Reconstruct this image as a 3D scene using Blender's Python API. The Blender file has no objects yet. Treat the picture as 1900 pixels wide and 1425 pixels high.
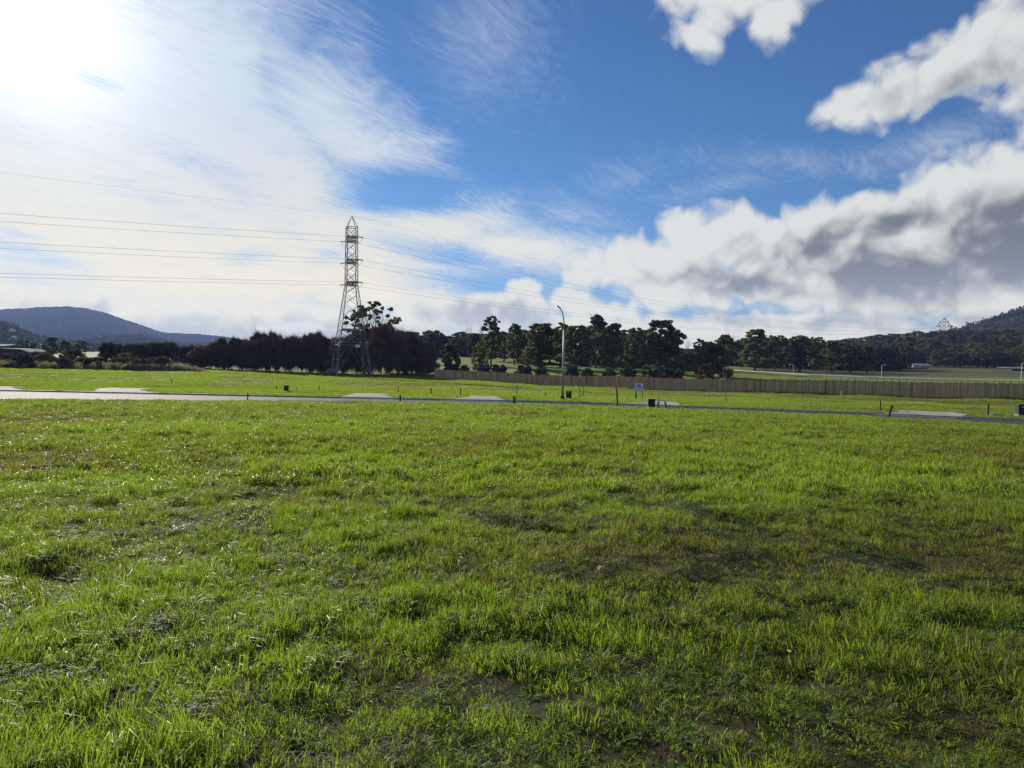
import bpy, math, random
import numpy as np
from mathutils import Matrix, Vector
R = math.radians
scene = bpy.context.scene
COL = scene.collection

# ------------------------------------------------------------------ camera
F_PX, CX, CY = 1308.0, 950.0, 712.5
PITCH, ROLL, EYE = math.atan(52.5 / F_PX), R(1.0), 1.6
cam_rot = Matrix.Rotation(math.pi / 2 - PITCH, 3, 'X') @ Matrix.Rotation(ROLL, 3, 'Z')
cam_data = bpy.data.cameras.new('camera')
cam = bpy.data.objects.new('camera', cam_data)
COL.objects.link(cam)
cam.matrix_world = Matrix.Translation((0, 0, EYE)) @ cam_rot.to_4x4()
cam_data.sensor_width = 36.0
cam_data.lens = 36.0 * F_PX / 1900.0
cam_data.clip_start = 0.05
cam_data.clip_end = 20000.0
scene.camera = cam

def ray(px, py):
    d = cam_rot @ Vector(((px - CX) / F_PX, -(py - CY) / F_PX, -1.0))
    return d
def U(px, py, D):
    """the point at depth D (metres along +Y) that the photograph shows at (px, py)"""
    d = ray(px, py)
    k = D / d.y
    return Vector((d.x * k, D, EYE + d.z * k))
def azel(px, py):
    d = ray(px, py).normalized()
    return math.atan2(d.x, d.y), math.asin(d.z)

SUN_AZ, SUN_EL = azel(75, 40)

# ------------------------------------------------------------------ world
world = bpy.data.worlds.new('World')
scene.world = world
world.use_nodes = True
wt = world.node_tree
wt.nodes.clear()
world.cycles.sampling_method = 'MANUAL'
world.cycles.sample_map_resolution = 512

class NB:
    """small node-building helper"""
    def __init__(s, tree): s.t = tree
    def n(s, kind, **kw):
        nd = s.t.nodes.new(kind)
        for k, v in kw.items(): setattr(nd, k, v)
        return nd
    def put(s, sock, v):
        if isinstance(v, bpy.types.NodeSocket): s.t.links.new(v, sock)
        elif v is not None: sock.default_value = v
    def m(s, op, a, b=None, c=None, clamp=False):
        nd = s.n('ShaderNodeMath', operation=op, use_clamp=clamp)
        s.put(nd.inputs[0], a); s.put(nd.inputs[1], b); s.put(nd.inputs[2], c)
        return nd.outputs[0]
    def v(s, op, a, b=None, scale=None):
        nd = s.n('ShaderNodeVectorMath', operation=op)
        s.put(nd.inputs[0], a); s.put(nd.inputs[1], b)
        if scale is not None: s.put(nd.inputs['Scale'], scale)
        return nd.outputs['Value'] if op in ('LENGTH', 'DOT_PRODUCT', 'DISTANCE') else nd.outputs[0]
    def xyz(s, a):
        nd = s.n('ShaderNodeSeparateXYZ'); s.put(nd.inputs[0], a)
        return nd.outputs
    def comb(s, x, y, z):
        nd = s.n('ShaderNodeCombineXYZ')
        s.put(nd.inputs[0], x); s.put(nd.inputs[1], y); s.put(nd.inputs[2], z)
        return nd.outputs[0]
    def mapr(s, val, a, b, c=0.0, d=1.0, kind='SMOOTHSTEP'):
        nd = s.n('ShaderNodeMapRange', interpolation_type=kind, clamp=True)
        s.put(nd.inputs[0], val)
        for i, x in enumerate((a, b, c, d)): s.put(nd.inputs[i + 1], x)
        return nd.outputs[0]
    def noise(s, vec, scale, detail=4, rough=0.5, dist=0.0, lac=2.0, out=0):
        nd = s.n('ShaderNodeTexNoise')
        if vec is not None: s.put(nd.inputs['Vector'], vec)
        nd.inputs['Scale'].default_value = scale; nd.inputs['Detail'].default_value = detail
        nd.inputs['Roughness'].default_value = rough; nd.inputs['Distortion'].default_value = dist
        nd.inputs['Lacunarity'].default_value = lac
        return nd.outputs[out]
    def noise2(s, vec, scale, detail=4, rough=0.5, out=0):
        o = s.noise(vec, scale, detail, rough, out=out)
        o.node.noise_dimensions = '2D'
        return o
    def voro2(s, vec, scale, smooth=0.6):
        o = s.voro(vec, scale, smooth)
        o.node.voronoi_dimensions = '2D'
        return o
    def voro(s, vec, scale, smooth=0.6):
        nd = s.n('ShaderNodeTexVoronoi', feature='SMOOTH_F1')
        s.put(nd.inputs['Vector'], vec); nd.inputs['Scale'].default_value = scale
        nd.inputs['Smoothness'].default_value = smooth
        return nd.outputs['Distance']
    def mix(s, f, a, b, blend='MIX'):
        nd = s.n('ShaderNodeMix', data_type='RGBA', blend_type=blend)
        s.put(nd.inputs[0], f)
        s.put(nd.inputs[6], a if isinstance(a, bpy.types.NodeSocket) else tuple(a) + (1.0,) * (4 - len(a)))
        s.put(nd.inputs[7], b if isinstance(b, bpy.types.NodeSocket) else tuple(b) + (1.0,) * (4 - len(b)))
        return nd.outputs[2]
    def fmix(s, f, a, b):
        nd = s.n('ShaderNodeMix', data_type='FLOAT')
        s.put(nd.inputs[0], f); s.put(nd.inputs[2], a); s.put(nd.inputs[3], b)
        return nd.outputs[0]
    def cscale(s, col, k):
        return s.v('SCALE', col, scale=k)

def blob_field(b, azel_vec, blobs):
    """max over soft elliptical cloud masses, given as (px, py, rx, ry, tilt, weight): places in the sky, as azimuth and elevation"""
    best = None
    for i, (px, py, rx, ry, tilt, w) in enumerate(blobs):
        if i and i % 3 == 0:      # keeps the evaluation in order, so that few values are alive at a time
            azel_vec = b.v('ADD', azel_vec, b.v('SCALE', (1e-9, 1e-9, 0), scale=best))
        a0, e0 = azel(px, py)
        ra = abs(azel(px + 5, py)[0] - azel(px - 5, py)[0]) / 10 * rx
        re_ = abs(azel(px, py + 5)[1] - azel(px, py - 5)[1]) / 10 * ry
        mp = b.n('ShaderNodeMapping', vector_type='TEXTURE')
        b.put(mp.inputs['Vector'], azel_vec)
        mp.inputs['Location'].default_value = (a0, e0, 0); mp.inputs['Rotation'].default_value = (0, 0, R(-tilt))
        mp.inputs['Scale'].default_value = (ra, re_, 1)
        val = b.m('MULTIPLY_ADD', b.v('LENGTH', mp.outputs[0]), -w, w)
        best = val if best is None else b.m('MAXIMUM', best, val)
    return best

# tilt > 0: the mass falls to the right in the picture
CUMULUS = [
    (1360, -15, 150, 105, -8, 1.0), (1290, 65, 80, 40, 25, .7), (1435, 20, 80, 62, -15, .75),
    (1720, 150, 230, 75, -14, 1.0), (1870, 80, 150, 90, -20, 1.0), (1600, 190, 110, 52, -20, .85), (1990, 60, 200, 160, 0, 1),
    (1200, 490, 170, 70, -4, 1.0), (1330, 445, 170, 72, -10, 1.0), (1560, 460, 330, 120, -9, 1.35), (1800, 430, 330, 160, -9, 1.5),
    (1320, 535, 260, 62, 2, 1.1), (1700, 540, 420, 75, 3, 1.4), (2050, 420, 320, 230, 0, 1.5),
    (1500, 608, 520, 36, 1, .95), (1250, 612, 260, 26, 2, .8), (1090, 575, 130, 40, 6, .75), (1850, 600, 300, 40, 0, 1.0),
    (775, 580, 66, 40, 0, 1.25), (872, 574, 84, 46, -3, 1.3), (970, 580, 88, 50, 4, 1.3), (1040, 605, 100, 34, 0, .9), (720, 605, 190, 30, 0, .9),
    (945, 457, 42, 17, 0, .8), (1008, 457, 28, 15, 0, .7), (975, 535, 45, 20, 0, .75),
    (200, 650, 800, 72, 0, 1.5), (640, 650, 500, 48, 0, 1.5), (1000, 660, 700, 52, 0, 1.4), (1700, 660, 700, 56, 0, 1.4), (-600, 640, 700, 60, 0, 1.2), (2600, 640, 700, 70, 0, 1.2),
    (60, 552, 180, 28, 3, .95), (240, 578, 190, 32, 2, 1.0), (430, 588, 190, 33, 1, 1.0), (560, 585, 130, 30, 3, .95), (300, 612, 480, 24, 0, .9), (-150, 575, 260, 48, 0, 1.0),
]
CIRRUS = [
    (330, 260, 520, 300, 26, 1.7), (560, 170, 260, 150, 34, 1.0), (760, 300, 280, 80, 26, 1.0), (620, 440, 420, 90, 2, 1.5),
    (60, 120, 640, 520, 0, 1.5), (360, 140, 330, 330, 28, 1.25), (520, 120, 190, 220, 10, .8), (300, 420, 620, 250, 8, 1.5), (640, 250, 300, 130, 27, 1.0),
    (800, 300, 190, 70, 24, .9), (760, 430, 300, 75, -4, 1.25), (960, 460, 280, 62, 4, 1.05), (700, 520, 480, 90, 0, 1.2), (-300, 300, 600, 700, 0, 1.6),
]
CIRRUS_FAINT = [(900, 60, 190, 230, -10, .62), (1160, 330, 120, 60, -12, .5), (1480, 300, 420, 50, 6, .45), (1720, 270, 260, 60, -12, .7), (1330, 345, 260, 40, -8, .45), (1050, 400, 180, 60, 10, .6)]
CIRRUS_HOLES = [
    (900, 528, 210, 46, 4, .75), (1090, 560, 150, 40, 6, .6),
    (180, 150, 70, 24, 12, .3), (90, 478, 160, 34, 12, .32), (460, 475, 80, 22, -6, .36), (40, 434, 70, 14, 12, .3), (620, 470, 70, 28, -10, .3),
    (790, 340, 200, 80, -8, .85), (810, 470, 170, 34, 8, .6), (300, 380, 190, 40, 18, .15), (400, 330, 260, 60, 30, .15), (560, 90, 80, 200, 35, .25),
]

CUMULUS_BASES = [
    (1640, 505, 330, 62, 3, 1.3), (1900, 470, 240, 90, 0, 1.3), (1420, 525, 150, 34, 4, .9), (1700, 400, 200, 34, -10, .9), (1870, 395, 140, 40, 0, .9),
    (1780, 180, 160, 50, -10, .8), (1350, 590, 120, 14, 4, .7), (885, 582, 60, 32, 0, 1.0), (965, 592, 75, 30, 0, 1.0), (795, 585, 34, 26, 0, .8), (700, 618, 260, 22, 0, 1.1), (1000, 620, 200, 16, 0, .9),
    (300, 612, 420, 26, 1, 1.0), (70, 570, 160, 16, 0, .7), (480, 616, 260, 24, 0, 1.1), (210, 594, 90, 12, 0, .7), (-100, 606, 300, 30, 0, .9), (1600, 600, 90, 22, 0, .6), (1800, 590, 260, 16, 0, .6),
]

def build_sky():
    b = NB(wt)
    tc = b.n('ShaderNodeTexCoord')
    d = b.v('NORMALIZE', tc.outputs['Generated'])
    x, y, z = b.xyz(d)
    zc = b.m('MAXIMUM', z, 0.0)
    az, el = b.m('ARCTAN2', x, y), b.m('ARCSINE', z)
    av = b.comb(az, el, 0.0)
    sky = b.n('ShaderNodeTexSky', sky_type='NISHITA', sun_disc=False)
    sky.sun_elevation = SUN_EL
    sky.sun_rotation = SUN_AZ
    sky.altitude = 300; sky.air_density = 1.0; sky.dust_density = 0.15; sky.ozone_density = 2.6
    sunv = (math.sin(SUN_AZ) * math.cos(SUN_EL), math.cos(SUN_AZ) * math.cos(SUN_EL), math.sin(SUN_EL))
    cosang = b.v('DOT_PRODUCT', d, sunv)
    ang = b.m('ARCCOSINE', b.m('MINIMUM', cosang, 1.0))
    glow = b.m('EXPONENT', b.m('MULTIPLY', b.m('POWER', b.m('DIVIDE', ang, 0.085), 1.35), -1.0))
    wide = b.m('EXPONENT', b.m('MULTIPLY', ang, -3.0))
    away = b.m('MAXIMUM', b.m('SUBTRACT', b.m('ABSOLUTE', az), 0.75), b.m('SUBTRACT', el, 0.56))
    away = b.mapr(away, 0.0, 0.22)
    # cirrus: ice streaks on a high level sheet
    q = b.v('SCALE', b.comb(x, y, 0.0), scale=b.m('DIVIDE', 1.0, b.m('ADD', zc, 0.10)))
    mp = b.n('ShaderNodeMapping'); b.put(mp.inputs['Vector'], q)
    mp.inputs['Rotation'].default_value = (0, 0, R(CIRRUS_DIR)); mp.inputs['Scale'].default_value = (1, 1, 1)
    q1 = b.v('MULTIPLY', mp.outputs[0], (1.0, 2.4, 1.0))
    qw = b.v('ADD', q1, b.v('SCALE', b.v('SUBTRACT', b.noise2(q1, 1.2, 2, .5, out=1), (.5, .5, .5)), scale=0.8))
    c1 = b.noise2(qw, 2.2, 8, .64)
    c2 = b.noise2(b.v('MULTIPLY', qw, (1.0, 1.5, 1.0)), 11.0, 4, .65)
    cm = blob_field(b, av, CIRRUS)
    ch = blob_field(b, av, CIRRUS_HOLES)
    cf = blob_field(b, av, CIRRUS_FAINT)
    other = b.noise2(q, 0.33, 2, .5, out=1)
    ox, oy, oz = b.xyz(other)
    cm = b.m('MAXIMUM', cm, b.fmix(away, -1.5, b.m('MULTIPLY_ADD', ox, 3.0, -1.5)))
    cm = b.m('MAXIMUM', cm, -0.6)
    ch = b.m('MAXIMUM', ch, 0.0)
    streak = b.m('ADD', b.m('MULTIPLY_ADD', c1, 1.5, -.75), b.m('MULTIPLY_ADD', c2, 1.35, -.675))
    tot = b.m('ADD', b.m('SUBTRACT', b.m('MINIMUM', cm, 0.84), b.m('MULTIPLY', ch, 1.2)), b.m('MULTIPLY', streak, 0.42))
    ca = b.mapr(tot, -0.15, 0.95)
    cfa = b.m('MULTIPLY', b.mapr(b.m('ADD', b.m('MAXIMUM', cf, -0.5), b.m('MULTIPLY', streak, .45)), 0.0, 1.2), 0.6)
    ca = b.m('MULTIPLY', b.m('MAXIMUM', ca, cfa), 0.93)
    # cumulus, lit from the sun's side and from above
    p = b.v('SCALE', b.comb(x, y, 0.0), scale=b.m('DIVIDE', 3.6, b.m('ADD', zc, 1.0)))     # keeps the puffs round all over the sky
    warp = b.v('SCALE', b.v('SUBTRACT', b.noise2(p, 4.0, 2, .55, out=1), (.5, .5, .5)), scale=0.13)
    pw = b.v('ADD', p, warp)
    bil = b.m('MULTIPLY_ADD', b.voro2(pw, 5.0, .35), -0.66, .31)
    bil2 = b.m('MULTIPLY_ADD', b.voro2(pw, 13.0, .3), -0.62, .25)
    coarse = b.m('ADD', bil, bil2)
    n = b.m('ADD', b.m('MULTIPLY_ADD', b.noise2(pw, 3.6, 9, .60), 1.9, -.95), coarse)
    pw2 = b.v('ADD', b.v('ADD', pw, (-0.03, 0, 0)), b.v('SCALE', p, scale=-0.020))
    s1 = b.m('ADD', b.m('MULTIPLY_ADD', b.noise2(pw, 3.4, 4, .5), 2.4, -1.2), coarse)
    s2 = b.m('ADD', b.m('MULTIPLY_ADD', b.noise2(pw2, 3.4, 4, .5), 2.4, -1.2), b.m('MULTIPLY_ADD', b.voro2(pw2, 5.0, .35), -0.66, .36))
    mask = blob_field(b, av, CUMULUS)
    base_m = b.m('MAXIMUM', blob_field(b, av, CUMULUS_BASES), -0.5)
    oth = b.fmix(away, -1.5, b.m('MULTIPLY_ADD', b.noise2(p, 1.3, 2, .5), 4.0, -2.1))   # the sky outside this view carries the same broken cumulus
    mask = b.m('MAXIMUM', b.m('MAXIMUM', mask, oth), -1.2)
    base_m = b.m('MAXIMUM', base_m, b.m('MULTIPLY_ADD', oth, 1.0, -.2))
    base_m = b.m('ADD', base_m, b.m('MULTIPLY', s1, -0.20))
    dens = b.m('ADD', mask, b.m('MULTIPLY', n, 0.62))
    D0 = b.mapr(dens, 0.00, 0.48)
    edge = b.mapr(dens, 0.12, 0.50)
    relief = b.m('SUBTRACT', s2, s1)
    sh = b.m('ADD', b.m('MULTIPLY', base_m, 0.78), b.m('MULTIPLY', relief, 0.75))
    sh = b.m('ADD', sh, b.m('MULTIPLY', b.m('MINIMUM', dens, 1.2), 0.26))
    sh = b.mapr(sh, -0.15, 1.05)
    # colours in display units, times 10 because the background strength is 0.1
    lit = b.mix(wide, (7.0, 7.15, 7.2), (9.0, 8.9, 8.5))
    dark = b.mix(b.mapr(b.m('MULTIPLY', az, 1.0), -0.35, 0.35), (4.6, 4.9, 5.7), (1.6, 1.78, 1.88))
    dark = b.mix(b.mapr(el, 0.02, 0.16), b.mix(b.mapr(az, -.3, .3), (4.3, 4.9, 6.0), (3.2, 3.6, 4.4)), dark)
    lowc = b.mix(b.mapr(az, -.25, .35), (4.3, 4.9, 6.2), (6.0, 6.4, 6.9))
    lit = b.mix(b.mapr(el, -0.012, 0.050), lowc, lit)
    ccol = b.mix(b.m('MULTIPLY', sh, edge), lit, dark)
    cicol = b.mix(b.mapr(el, 0.06, 0.34), (8.7, 8.1, 6.7), (6.0, 6.9, 7.9))
    cicol = b.mix(b.mapr(az, -0.2, 0.35), cicol, (6.6, 7.2, 8.2))
    gl = b.m('ADD', b.m('MULTIPLY', glow, 9.0), b.m('MULTIPLY', wide, 0.5))
    cicol = b.v('ADD', cicol, b.cscale((1.0, .96, .88), gl))
    base = b.v('MULTIPLY', sky.outputs[0], b.mix(b.mapr(el, 0.02, 0.22), (0.36, 0.52, 0.92), SKY_TINT))
    col = b.mix(ca, base, cicol)
    col = b.mix(b.m('MULTIPLY', D0, 0.97), col, ccol)
    bg = b.n('ShaderNodeBackground')
    b.put(bg.inputs[0], col); bg.inputs[1].default_value = 0.072
    out = b.n('ShaderNodeOutputWorld')
    wt.links.new(bg.outputs[0], out.inputs[0])
SKY_TINT = (0.37, 0.60, 0.88)
CIRRUS_DIR = -52
build_sky()

# ------------------------------------------------------------------ sun, exposure
sun_data = bpy.data.lights.new('sun', 'SUN')
sun = bpy.data.objects.new('sun', sun_data)
COL.objects.link(sun)
sun_data.energy = 5.0
sun_data.angle = R(0.6)
sun_data.color = (1.0, 0.93, 0.82)
sun_vec = Vector((math.sin(SUN_AZ) * math.cos(SUN_EL), math.cos(SUN_AZ) * math.cos(SUN_EL), math.sin(SUN_EL)))
sun.rotation_euler = sun_vec.to_track_quat('Z', 'Y').to_euler()
sun.location = (0, 0, 60)
scene.view_settings.view_transform = 'Standard'
scene.view_settings.look = 'None'
scene.view_settings.gamma = 1.0
scene.view_settings.exposure = 0.52
scene.view_settings.use_curve_mapping = False
cy = scene.cycles
cy.max_bounces = 6; cy.diffuse_bounces = 2; cy.glossy_bounces = 2; cy.transmission_bounces = 3
cy.volume_bounces = 0; cy.transparent_max_bounces = 6
cy.use_denoising = True
cy.denoiser = "OPENIMAGEDENOISE"
cy.denoising_input_passes = "RGB_ALBEDO_NORMAL"
cy.denoising_prefilter = "NONE"
cy.use_adaptive_sampling = False

# ------------------------------------------------------------------ helpers
def tag(o, label=None, cat=None, group=None, kind=None):
    if label: o['label'] = label
    if cat: o['category'] = cat
    if group: o['group'] = group
    if kind: o['kind'] = kind
    return o
def empty(name, loc, rz=0.0):
    o = bpy.data.objects.new(name, None)
    o.empty_display_size = 0.3
    COL.objects.link(o); o.location = loc; o.rotation_euler = (0, 0, rz)
    return o
def link(name, me, parent=None, loc=None, mat=None):
    o = bpy.data.objects.new(name, me)
    COL.objects.link(o)
    if parent is not None: o.parent = parent
    if loc is not None: o.location = loc
    if mat is not None and not me.materials: me.materials.append(mat)
    return o
def np_mesh(name, verts, faces, smooth=False):
    """faces: int array (n, 3) or (n, 4)"""
    verts = np.asarray(verts, dtype=np.float32); faces = np.asarray(faces, dtype=np.int32)
    me = bpy.data.meshes.new(name)
    k = faces.shape[1]
    me.vertices.add(len(verts)); me.vertices.foreach_set('co', verts.ravel())
    me.loops.add(faces.size); me.loops.foreach_set('vertex_index', faces.ravel())
    me.polygons.add(len(faces))
    me.polygons.foreach_set('loop_start', np.arange(0, faces.size, k, dtype=np.int32))
    me.polygons.foreach_set('use_smooth', np.full(len(faces), smooth))
    me.update(calc_edges=True)
    return me

class MB:
    """collects simple solids into one mesh"""
    def __init__(s): s.v, s.f = [], []
    def add(s, vs, fs):
        b = len(s.v); s.v += [tuple(v) for v in vs]; s.f += [tuple(i + b for i in f) for f in fs]
        return s
    def box(s, c, size, rz=0.0, taper=1.0, top_shift=(0, 0)):
        cx, cy, cz = c; sx, sy, sz = (q / 2 for q in size)
        vs = []
        for k, zz in ((1.0, -sz), (taper, sz)):
            for x, y in ((-sx, -sy), (sx, -sy), (sx, sy), (-sx, sy)):
                x, y = x * k + (top_shift[0] if zz > 0 else 0), y * k + (top_shift[1] if zz > 0 else 0)
                vs.append((cx + x * math.cos(rz) - y * math.sin(rz), cy + x * math.sin(rz) + y * math.cos(rz), cz + zz))
        return s.add(vs, [(0, 3, 2, 1), (4, 5, 6, 7), (0, 1, 5, 4), (1, 2, 6, 5), (2, 3, 7, 6), (3, 0, 4, 7)])
    def tube(s, pts, rad, n=6, cap=True):
        pts = [Vector(p) for p in pts]
        if not hasattr(rad, '__len__'): rad = [rad] * len(pts)
        b = len(s.v)
        for i, p in enumerate(pts):
            t = (pts[min(i + 1, len(pts) - 1)] - pts[max(i - 1, 0)]).normalized()
            a = Vector((0, 0, 1)) if abs(t.z) < 0.9 else Vector((1, 0, 0))
            u = t.cross(a).normalized(); w = t.cross(u)
            for k in range(n):
                an = 2 * math.pi * k / n
                s.v.append(tuple(p + (u * math.cos(an) + w * math.sin(an)) * rad[i]))
        for i in range(len(pts) - 1):
            for k in range(n):
                k2 = (k + 1) % n
                s.f.append((b + i * n + k, b + i * n + k2, b + (i + 1) * n + k2, b + (i + 1) * n + k))
        if cap:
            s.f.append(tuple(b + k for k in range(n))[::-1])
            s.f.append(tuple(b + (len(pts) - 1) * n + k for k in range(n)))
        return s
    def bar(s, p, q, w, h=None):
        """a square bar from p to q"""
        return s.tube([p, q], [w * .7071, (h or w) * .7071], 4)
    def mesh(s, name, smooth=False):
        me = bpy.data.meshes.new(name); me.from_pydata(s.v, [], s.f); me.update()
        if smooth: me.polygons.foreach_set('use_smooth', [True] * len(me.polygons))
        return me
    def build(s, name, mat, parent=None, loc=None, smooth=False, bevel=0.0):
        o = link(name, s.mesh(name, smooth), parent, loc, mat)
        if bevel:
            md = o.modifiers.new('bevel', 'BEVEL'); md.width = bevel; md.segments = 2; md.limit_method = 'ANGLE'
        return o

def _hash(ix, iy, seed):
    h = (ix.astype(np.int64) * 374761393 + iy.astype(np.int64) * 668265263 + seed * 974634777) & 0xFFFFFFFF
    h = ((h ^ (h >> 13)) * 1274126177) & 0xFFFFFFFF
    return ((h ^ (h >> 16)) & 0xFFFFFF) / float(0xFFFFFF)
def vnoise(x, y, scale, seed=0):
    """smooth lattice noise, 0..1, features about `scale` metres"""
    x = np.asarray(x, dtype=np.float64) / scale; y = np.asarray(y, dtype=np.float64) / scale
    ix, iy = np.floor(x), np.floor(y); fx, fy = x - ix, y - iy
    fx = fx * fx * (3 - 2 * fx); fy = fy * fy * (3 - 2 * fy)
    a, b_ = _hash(ix, iy, seed), _hash(ix + 1, iy, seed)
    c, d = _hash(ix, iy + 1, seed), _hash(ix + 1, iy + 1, seed)
    return (a * (1 - fx) + b_ * fx) * (1 - fy) + (c * (1 - fx) + d * fx) * fy
def fnoise(x, y, scale, seed=0, octaves=4, gain=0.5):
    t, amp, tot = 0.0, 1.0, 0.0
    for k in range(octaves):
        t = t + amp * vnoise(x, y, scale / 2 ** k, seed + 17 * k); tot += amp; amp *= gain
    return t / tot
def smooth01(a, b, x):
    t = np.clip((np.asarray(x) - a) / (b - a), 0, 1); return t * t * (3 - 2 * t)

# ------------------------------------------------------------------ materials
def material(name, color, rough=0.7, spec=0.3, metal=0.0, var=0.0, vscale=3.0, color2=None, bump=0.0, bscale=20.0, stretch=None):
    """procedural: object-space noise between two colours, optional fine relief"""
    m = bpy.data.materials.new(name); m.use_nodes = True
    b = NB(m.node_tree); p = m.node_tree.nodes['Principled BSDF']
    p.inputs['Roughness'].default_value = rough; p.inputs['Metallic'].default_value = metal
    p.inputs['Specular IOR Level'].default_value = spec
    tc = b.n('ShaderNodeTexCoord').outputs['Object']
    if stretch: tc = b.v('MULTIPLY', tc, stretch)
    if color2 is None: color2 = tuple(c * (1 - var) for c in color)
    f = b.mapr(b.noise(tc, vscale, 6, .6), 0.3, 0.7)
    b.put(p.inputs['Base Color'], b.mix(f, color, color2))
    if bump:
        bp = b.n('ShaderNodeBump'); bp.inputs['Strength'].default_value = bump; bp.inputs['Distance'].default_value = 0.02
        b.put(bp.inputs['Height'], b.noise(tc, bscale, 5, .6)); b.put(p.inputs['Normal'], bp.outputs[0])
    return m

def ground_material():
    m = bpy.data.materials.new('turf and soil'); m.use_nodes = True
    b = NB(m.node_tree); p = m.node_tree.nodes['Principled BSDF']
    p.inputs['Roughness'].default_value = 0.9; p.inputs['Specular IOR Level'].default_value = 0.1
    tc = b.n('ShaderNodeTexCoord').outputs['Object']
    x, y, z = b.xyz(tc)
    green = b.mix(b.mapr(b.noise(tc, .13, 5, .6), .35, .65), (.085, .125, .016), (.115, .145, .022))
    green = b.mix(b.mapr(b.noise(tc, .9, 5, .65), .45, .75), green, (.068, .066, .020))
    soil = b.mix(b.mapr(b.noise(tc, 9.0, 5, .7), .35, .65), (.034, .026, .016), (.070, .054, .034))
    litter = b.mix(b.mapr(b.noise(tc, 30.0, 3, .6), .42, .6), soil, (.052, .066, .016))
    near = b.mapr(y, 38.0, 62.0)
    far = b.mapr(y, 110.0, 165.0)
    col = b.mix(near, litter, green)
    field = b.mix(b.mapr(b.noise(tc, .05, 4, .6), .35, .65), (.105, .150, .020), (.140, .160, .030))
    col = b.mix(far, col, field)
    knoll_shade = b.m('MULTIPLY', b.mapr(x, 60.0, 110.0), b.mapr(y, 185.0, 215.0))  # right knoll: browner growth, with cloud shade put into its colour
    col = b.mix(knoll_shade, col, b.mix(b.mapr(b.noise(tc, .09, 5, .65), .35, .65), (.062, .066, .024), (.095, .088, .036)))
    wood = b.mapr(y, 290.0, 380.0)
    col = b.mix(wood, col, (.040, .055, .020))
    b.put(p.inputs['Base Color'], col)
    bp = b.n('ShaderNodeBump'); bp.inputs['Strength'].default_value = 1.0; bp.inputs['Distance'].default_value = 0.05
    b.put(bp.inputs['Height'], b.noise(tc, 22.0, 8, .75)); b.put(p.inputs['Normal'], bp.outputs[0])
    return m

# ------------------------------------------------------------------ terrain
_NX = [-90, -60, -33, -10, 4, 12, 22, 30, 45, 70, 100]
_NY = [46.5, 46, 45.5, 46.6, 47.2, 46.6, 44.2, 41.2, 36.5, 29, 20]
_FX = [-90, -60, -40, -12, 4, 14, 25, 34.5, 50, 75, 105]
_FY = [56, 55.5, 55, 54.5, 54, 52.6, 50.6, 47.7, 42.5, 34.5, 25]
def _smooth_interp(xs, ys):
    g = np.linspace(-110, 110, 881); v = np.interp(g, xs, ys)
    k = np.hanning(41); k /= k.sum(); pad = np.pad(v, 20, mode='edge')
    v = np.convolve(pad, k, mode='valid')
    return lambda x: np.interp(x, g, v)
near_y, far_y = _smooth_interp(_NX, _NY), _smooth_interp(_FX, _FY)
crest_z = _smooth_interp([-60, -33, -22, -11, 4, 12, 22, 28, 33, 60], [-1.84, -1.82, -1.72, -1.58, -1.62, -1.72, -1.86, -2.02, -2.14, -2.05])
road_z = _smooth_interp([-60, -33, -12, 4, 14, 25, 34, 60], [-1.86, -1.87, -1.93, -1.95, -2.06, -2.16, -2.2, -2.1])
_T = np.array([-1.6, -.726, -.497, -.229, -.07, .072, .268, .497, .726, 1.6])
_Y = np.array([56, 80, 100, 120, 145, 170, 190, 215, 260, 350, 500, 900, 6000.])
_Z = np.array([
    [-1.7, -1.78, -1.83, -1.84, -1.84, -1.85, -1.98, -2.07, -2.1, -2.1],
    [-1.8, -1.85, -1.90, -2.20, -2.40, -2.40, -2.50, -2.50, -2.4, -2.4],
    [-1.9, -1.95, -2.00, -2.60, -2.80, -3.00, -3.05, -2.80, -2.65, -2.6],
    [-2.0, -2.03, -2.07, -3.00, -3.20, -3.40, -3.30, -3.00, -2.8, -2.7],
    [-2.3, -2.30, -2.25, -3.40, -3.50, -3.50, -3.10, -2.95, -2.7, -2.6],
    [-2.3, -2.30, -2.60, -3.30, -3.00, -2.05, -2.60, -2.75, -2.5, -2.4],
    [-2.2, -2.10, -2.60, -3.30, -2.20, -1.40, -2.10, -2.65, -2.3, -2.2],
    [-1.9, -1.85, -2.40, -3.20, -1.00, -0.60, -1.90, -2.40, -1.9, -1.8],
    [-1.5, -1.50, -2.00, -3.00, 0.60, 0.80, -1.00, -1.90, -0.9, -0.8],
    [-1.5, -1.50, -2.00, -2.00, 1.00, 1.00, 0.00, -0.50, 0.2, 0.3],
    [-2.0, -2.00, -2.00, -2.00, 0.00, 3.00, 4.00, 6.00, 8.0, 8.0],
    [-2.0, -2.00, -2.00, -2.00, -2.00, 0.00, 0.00, 2.00, 4.0, 4.0],
    [-3.0, -3.00, -3.00, -3.00, -3.00, -3.00, -3.00, -3.00, -3.0, -3.0]])
def _far_table(t, Y):
    ti = np.clip(np.searchsorted(_T, t) - 1, 0, len(_T) - 2); yi = np.clip(np.searchsorted(_Y, Y) - 1, 0, len(_Y) - 2)
    a = np.clip((t - _T[ti]) / (_T[ti + 1] - _T[ti]), 0, 1); a = a * a * (3 - 2 * a)
    c = np.clip((Y - _Y[yi]) / (_Y[yi + 1] - _Y[yi]), 0, 1)
    return (_Z[yi, ti] * (1 - a) + _Z[yi, ti + 1] * a) * (1 - c) + (_Z[yi + 1, ti] * (1 - a) + _Z[yi + 1, ti + 1] * a) * c
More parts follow.
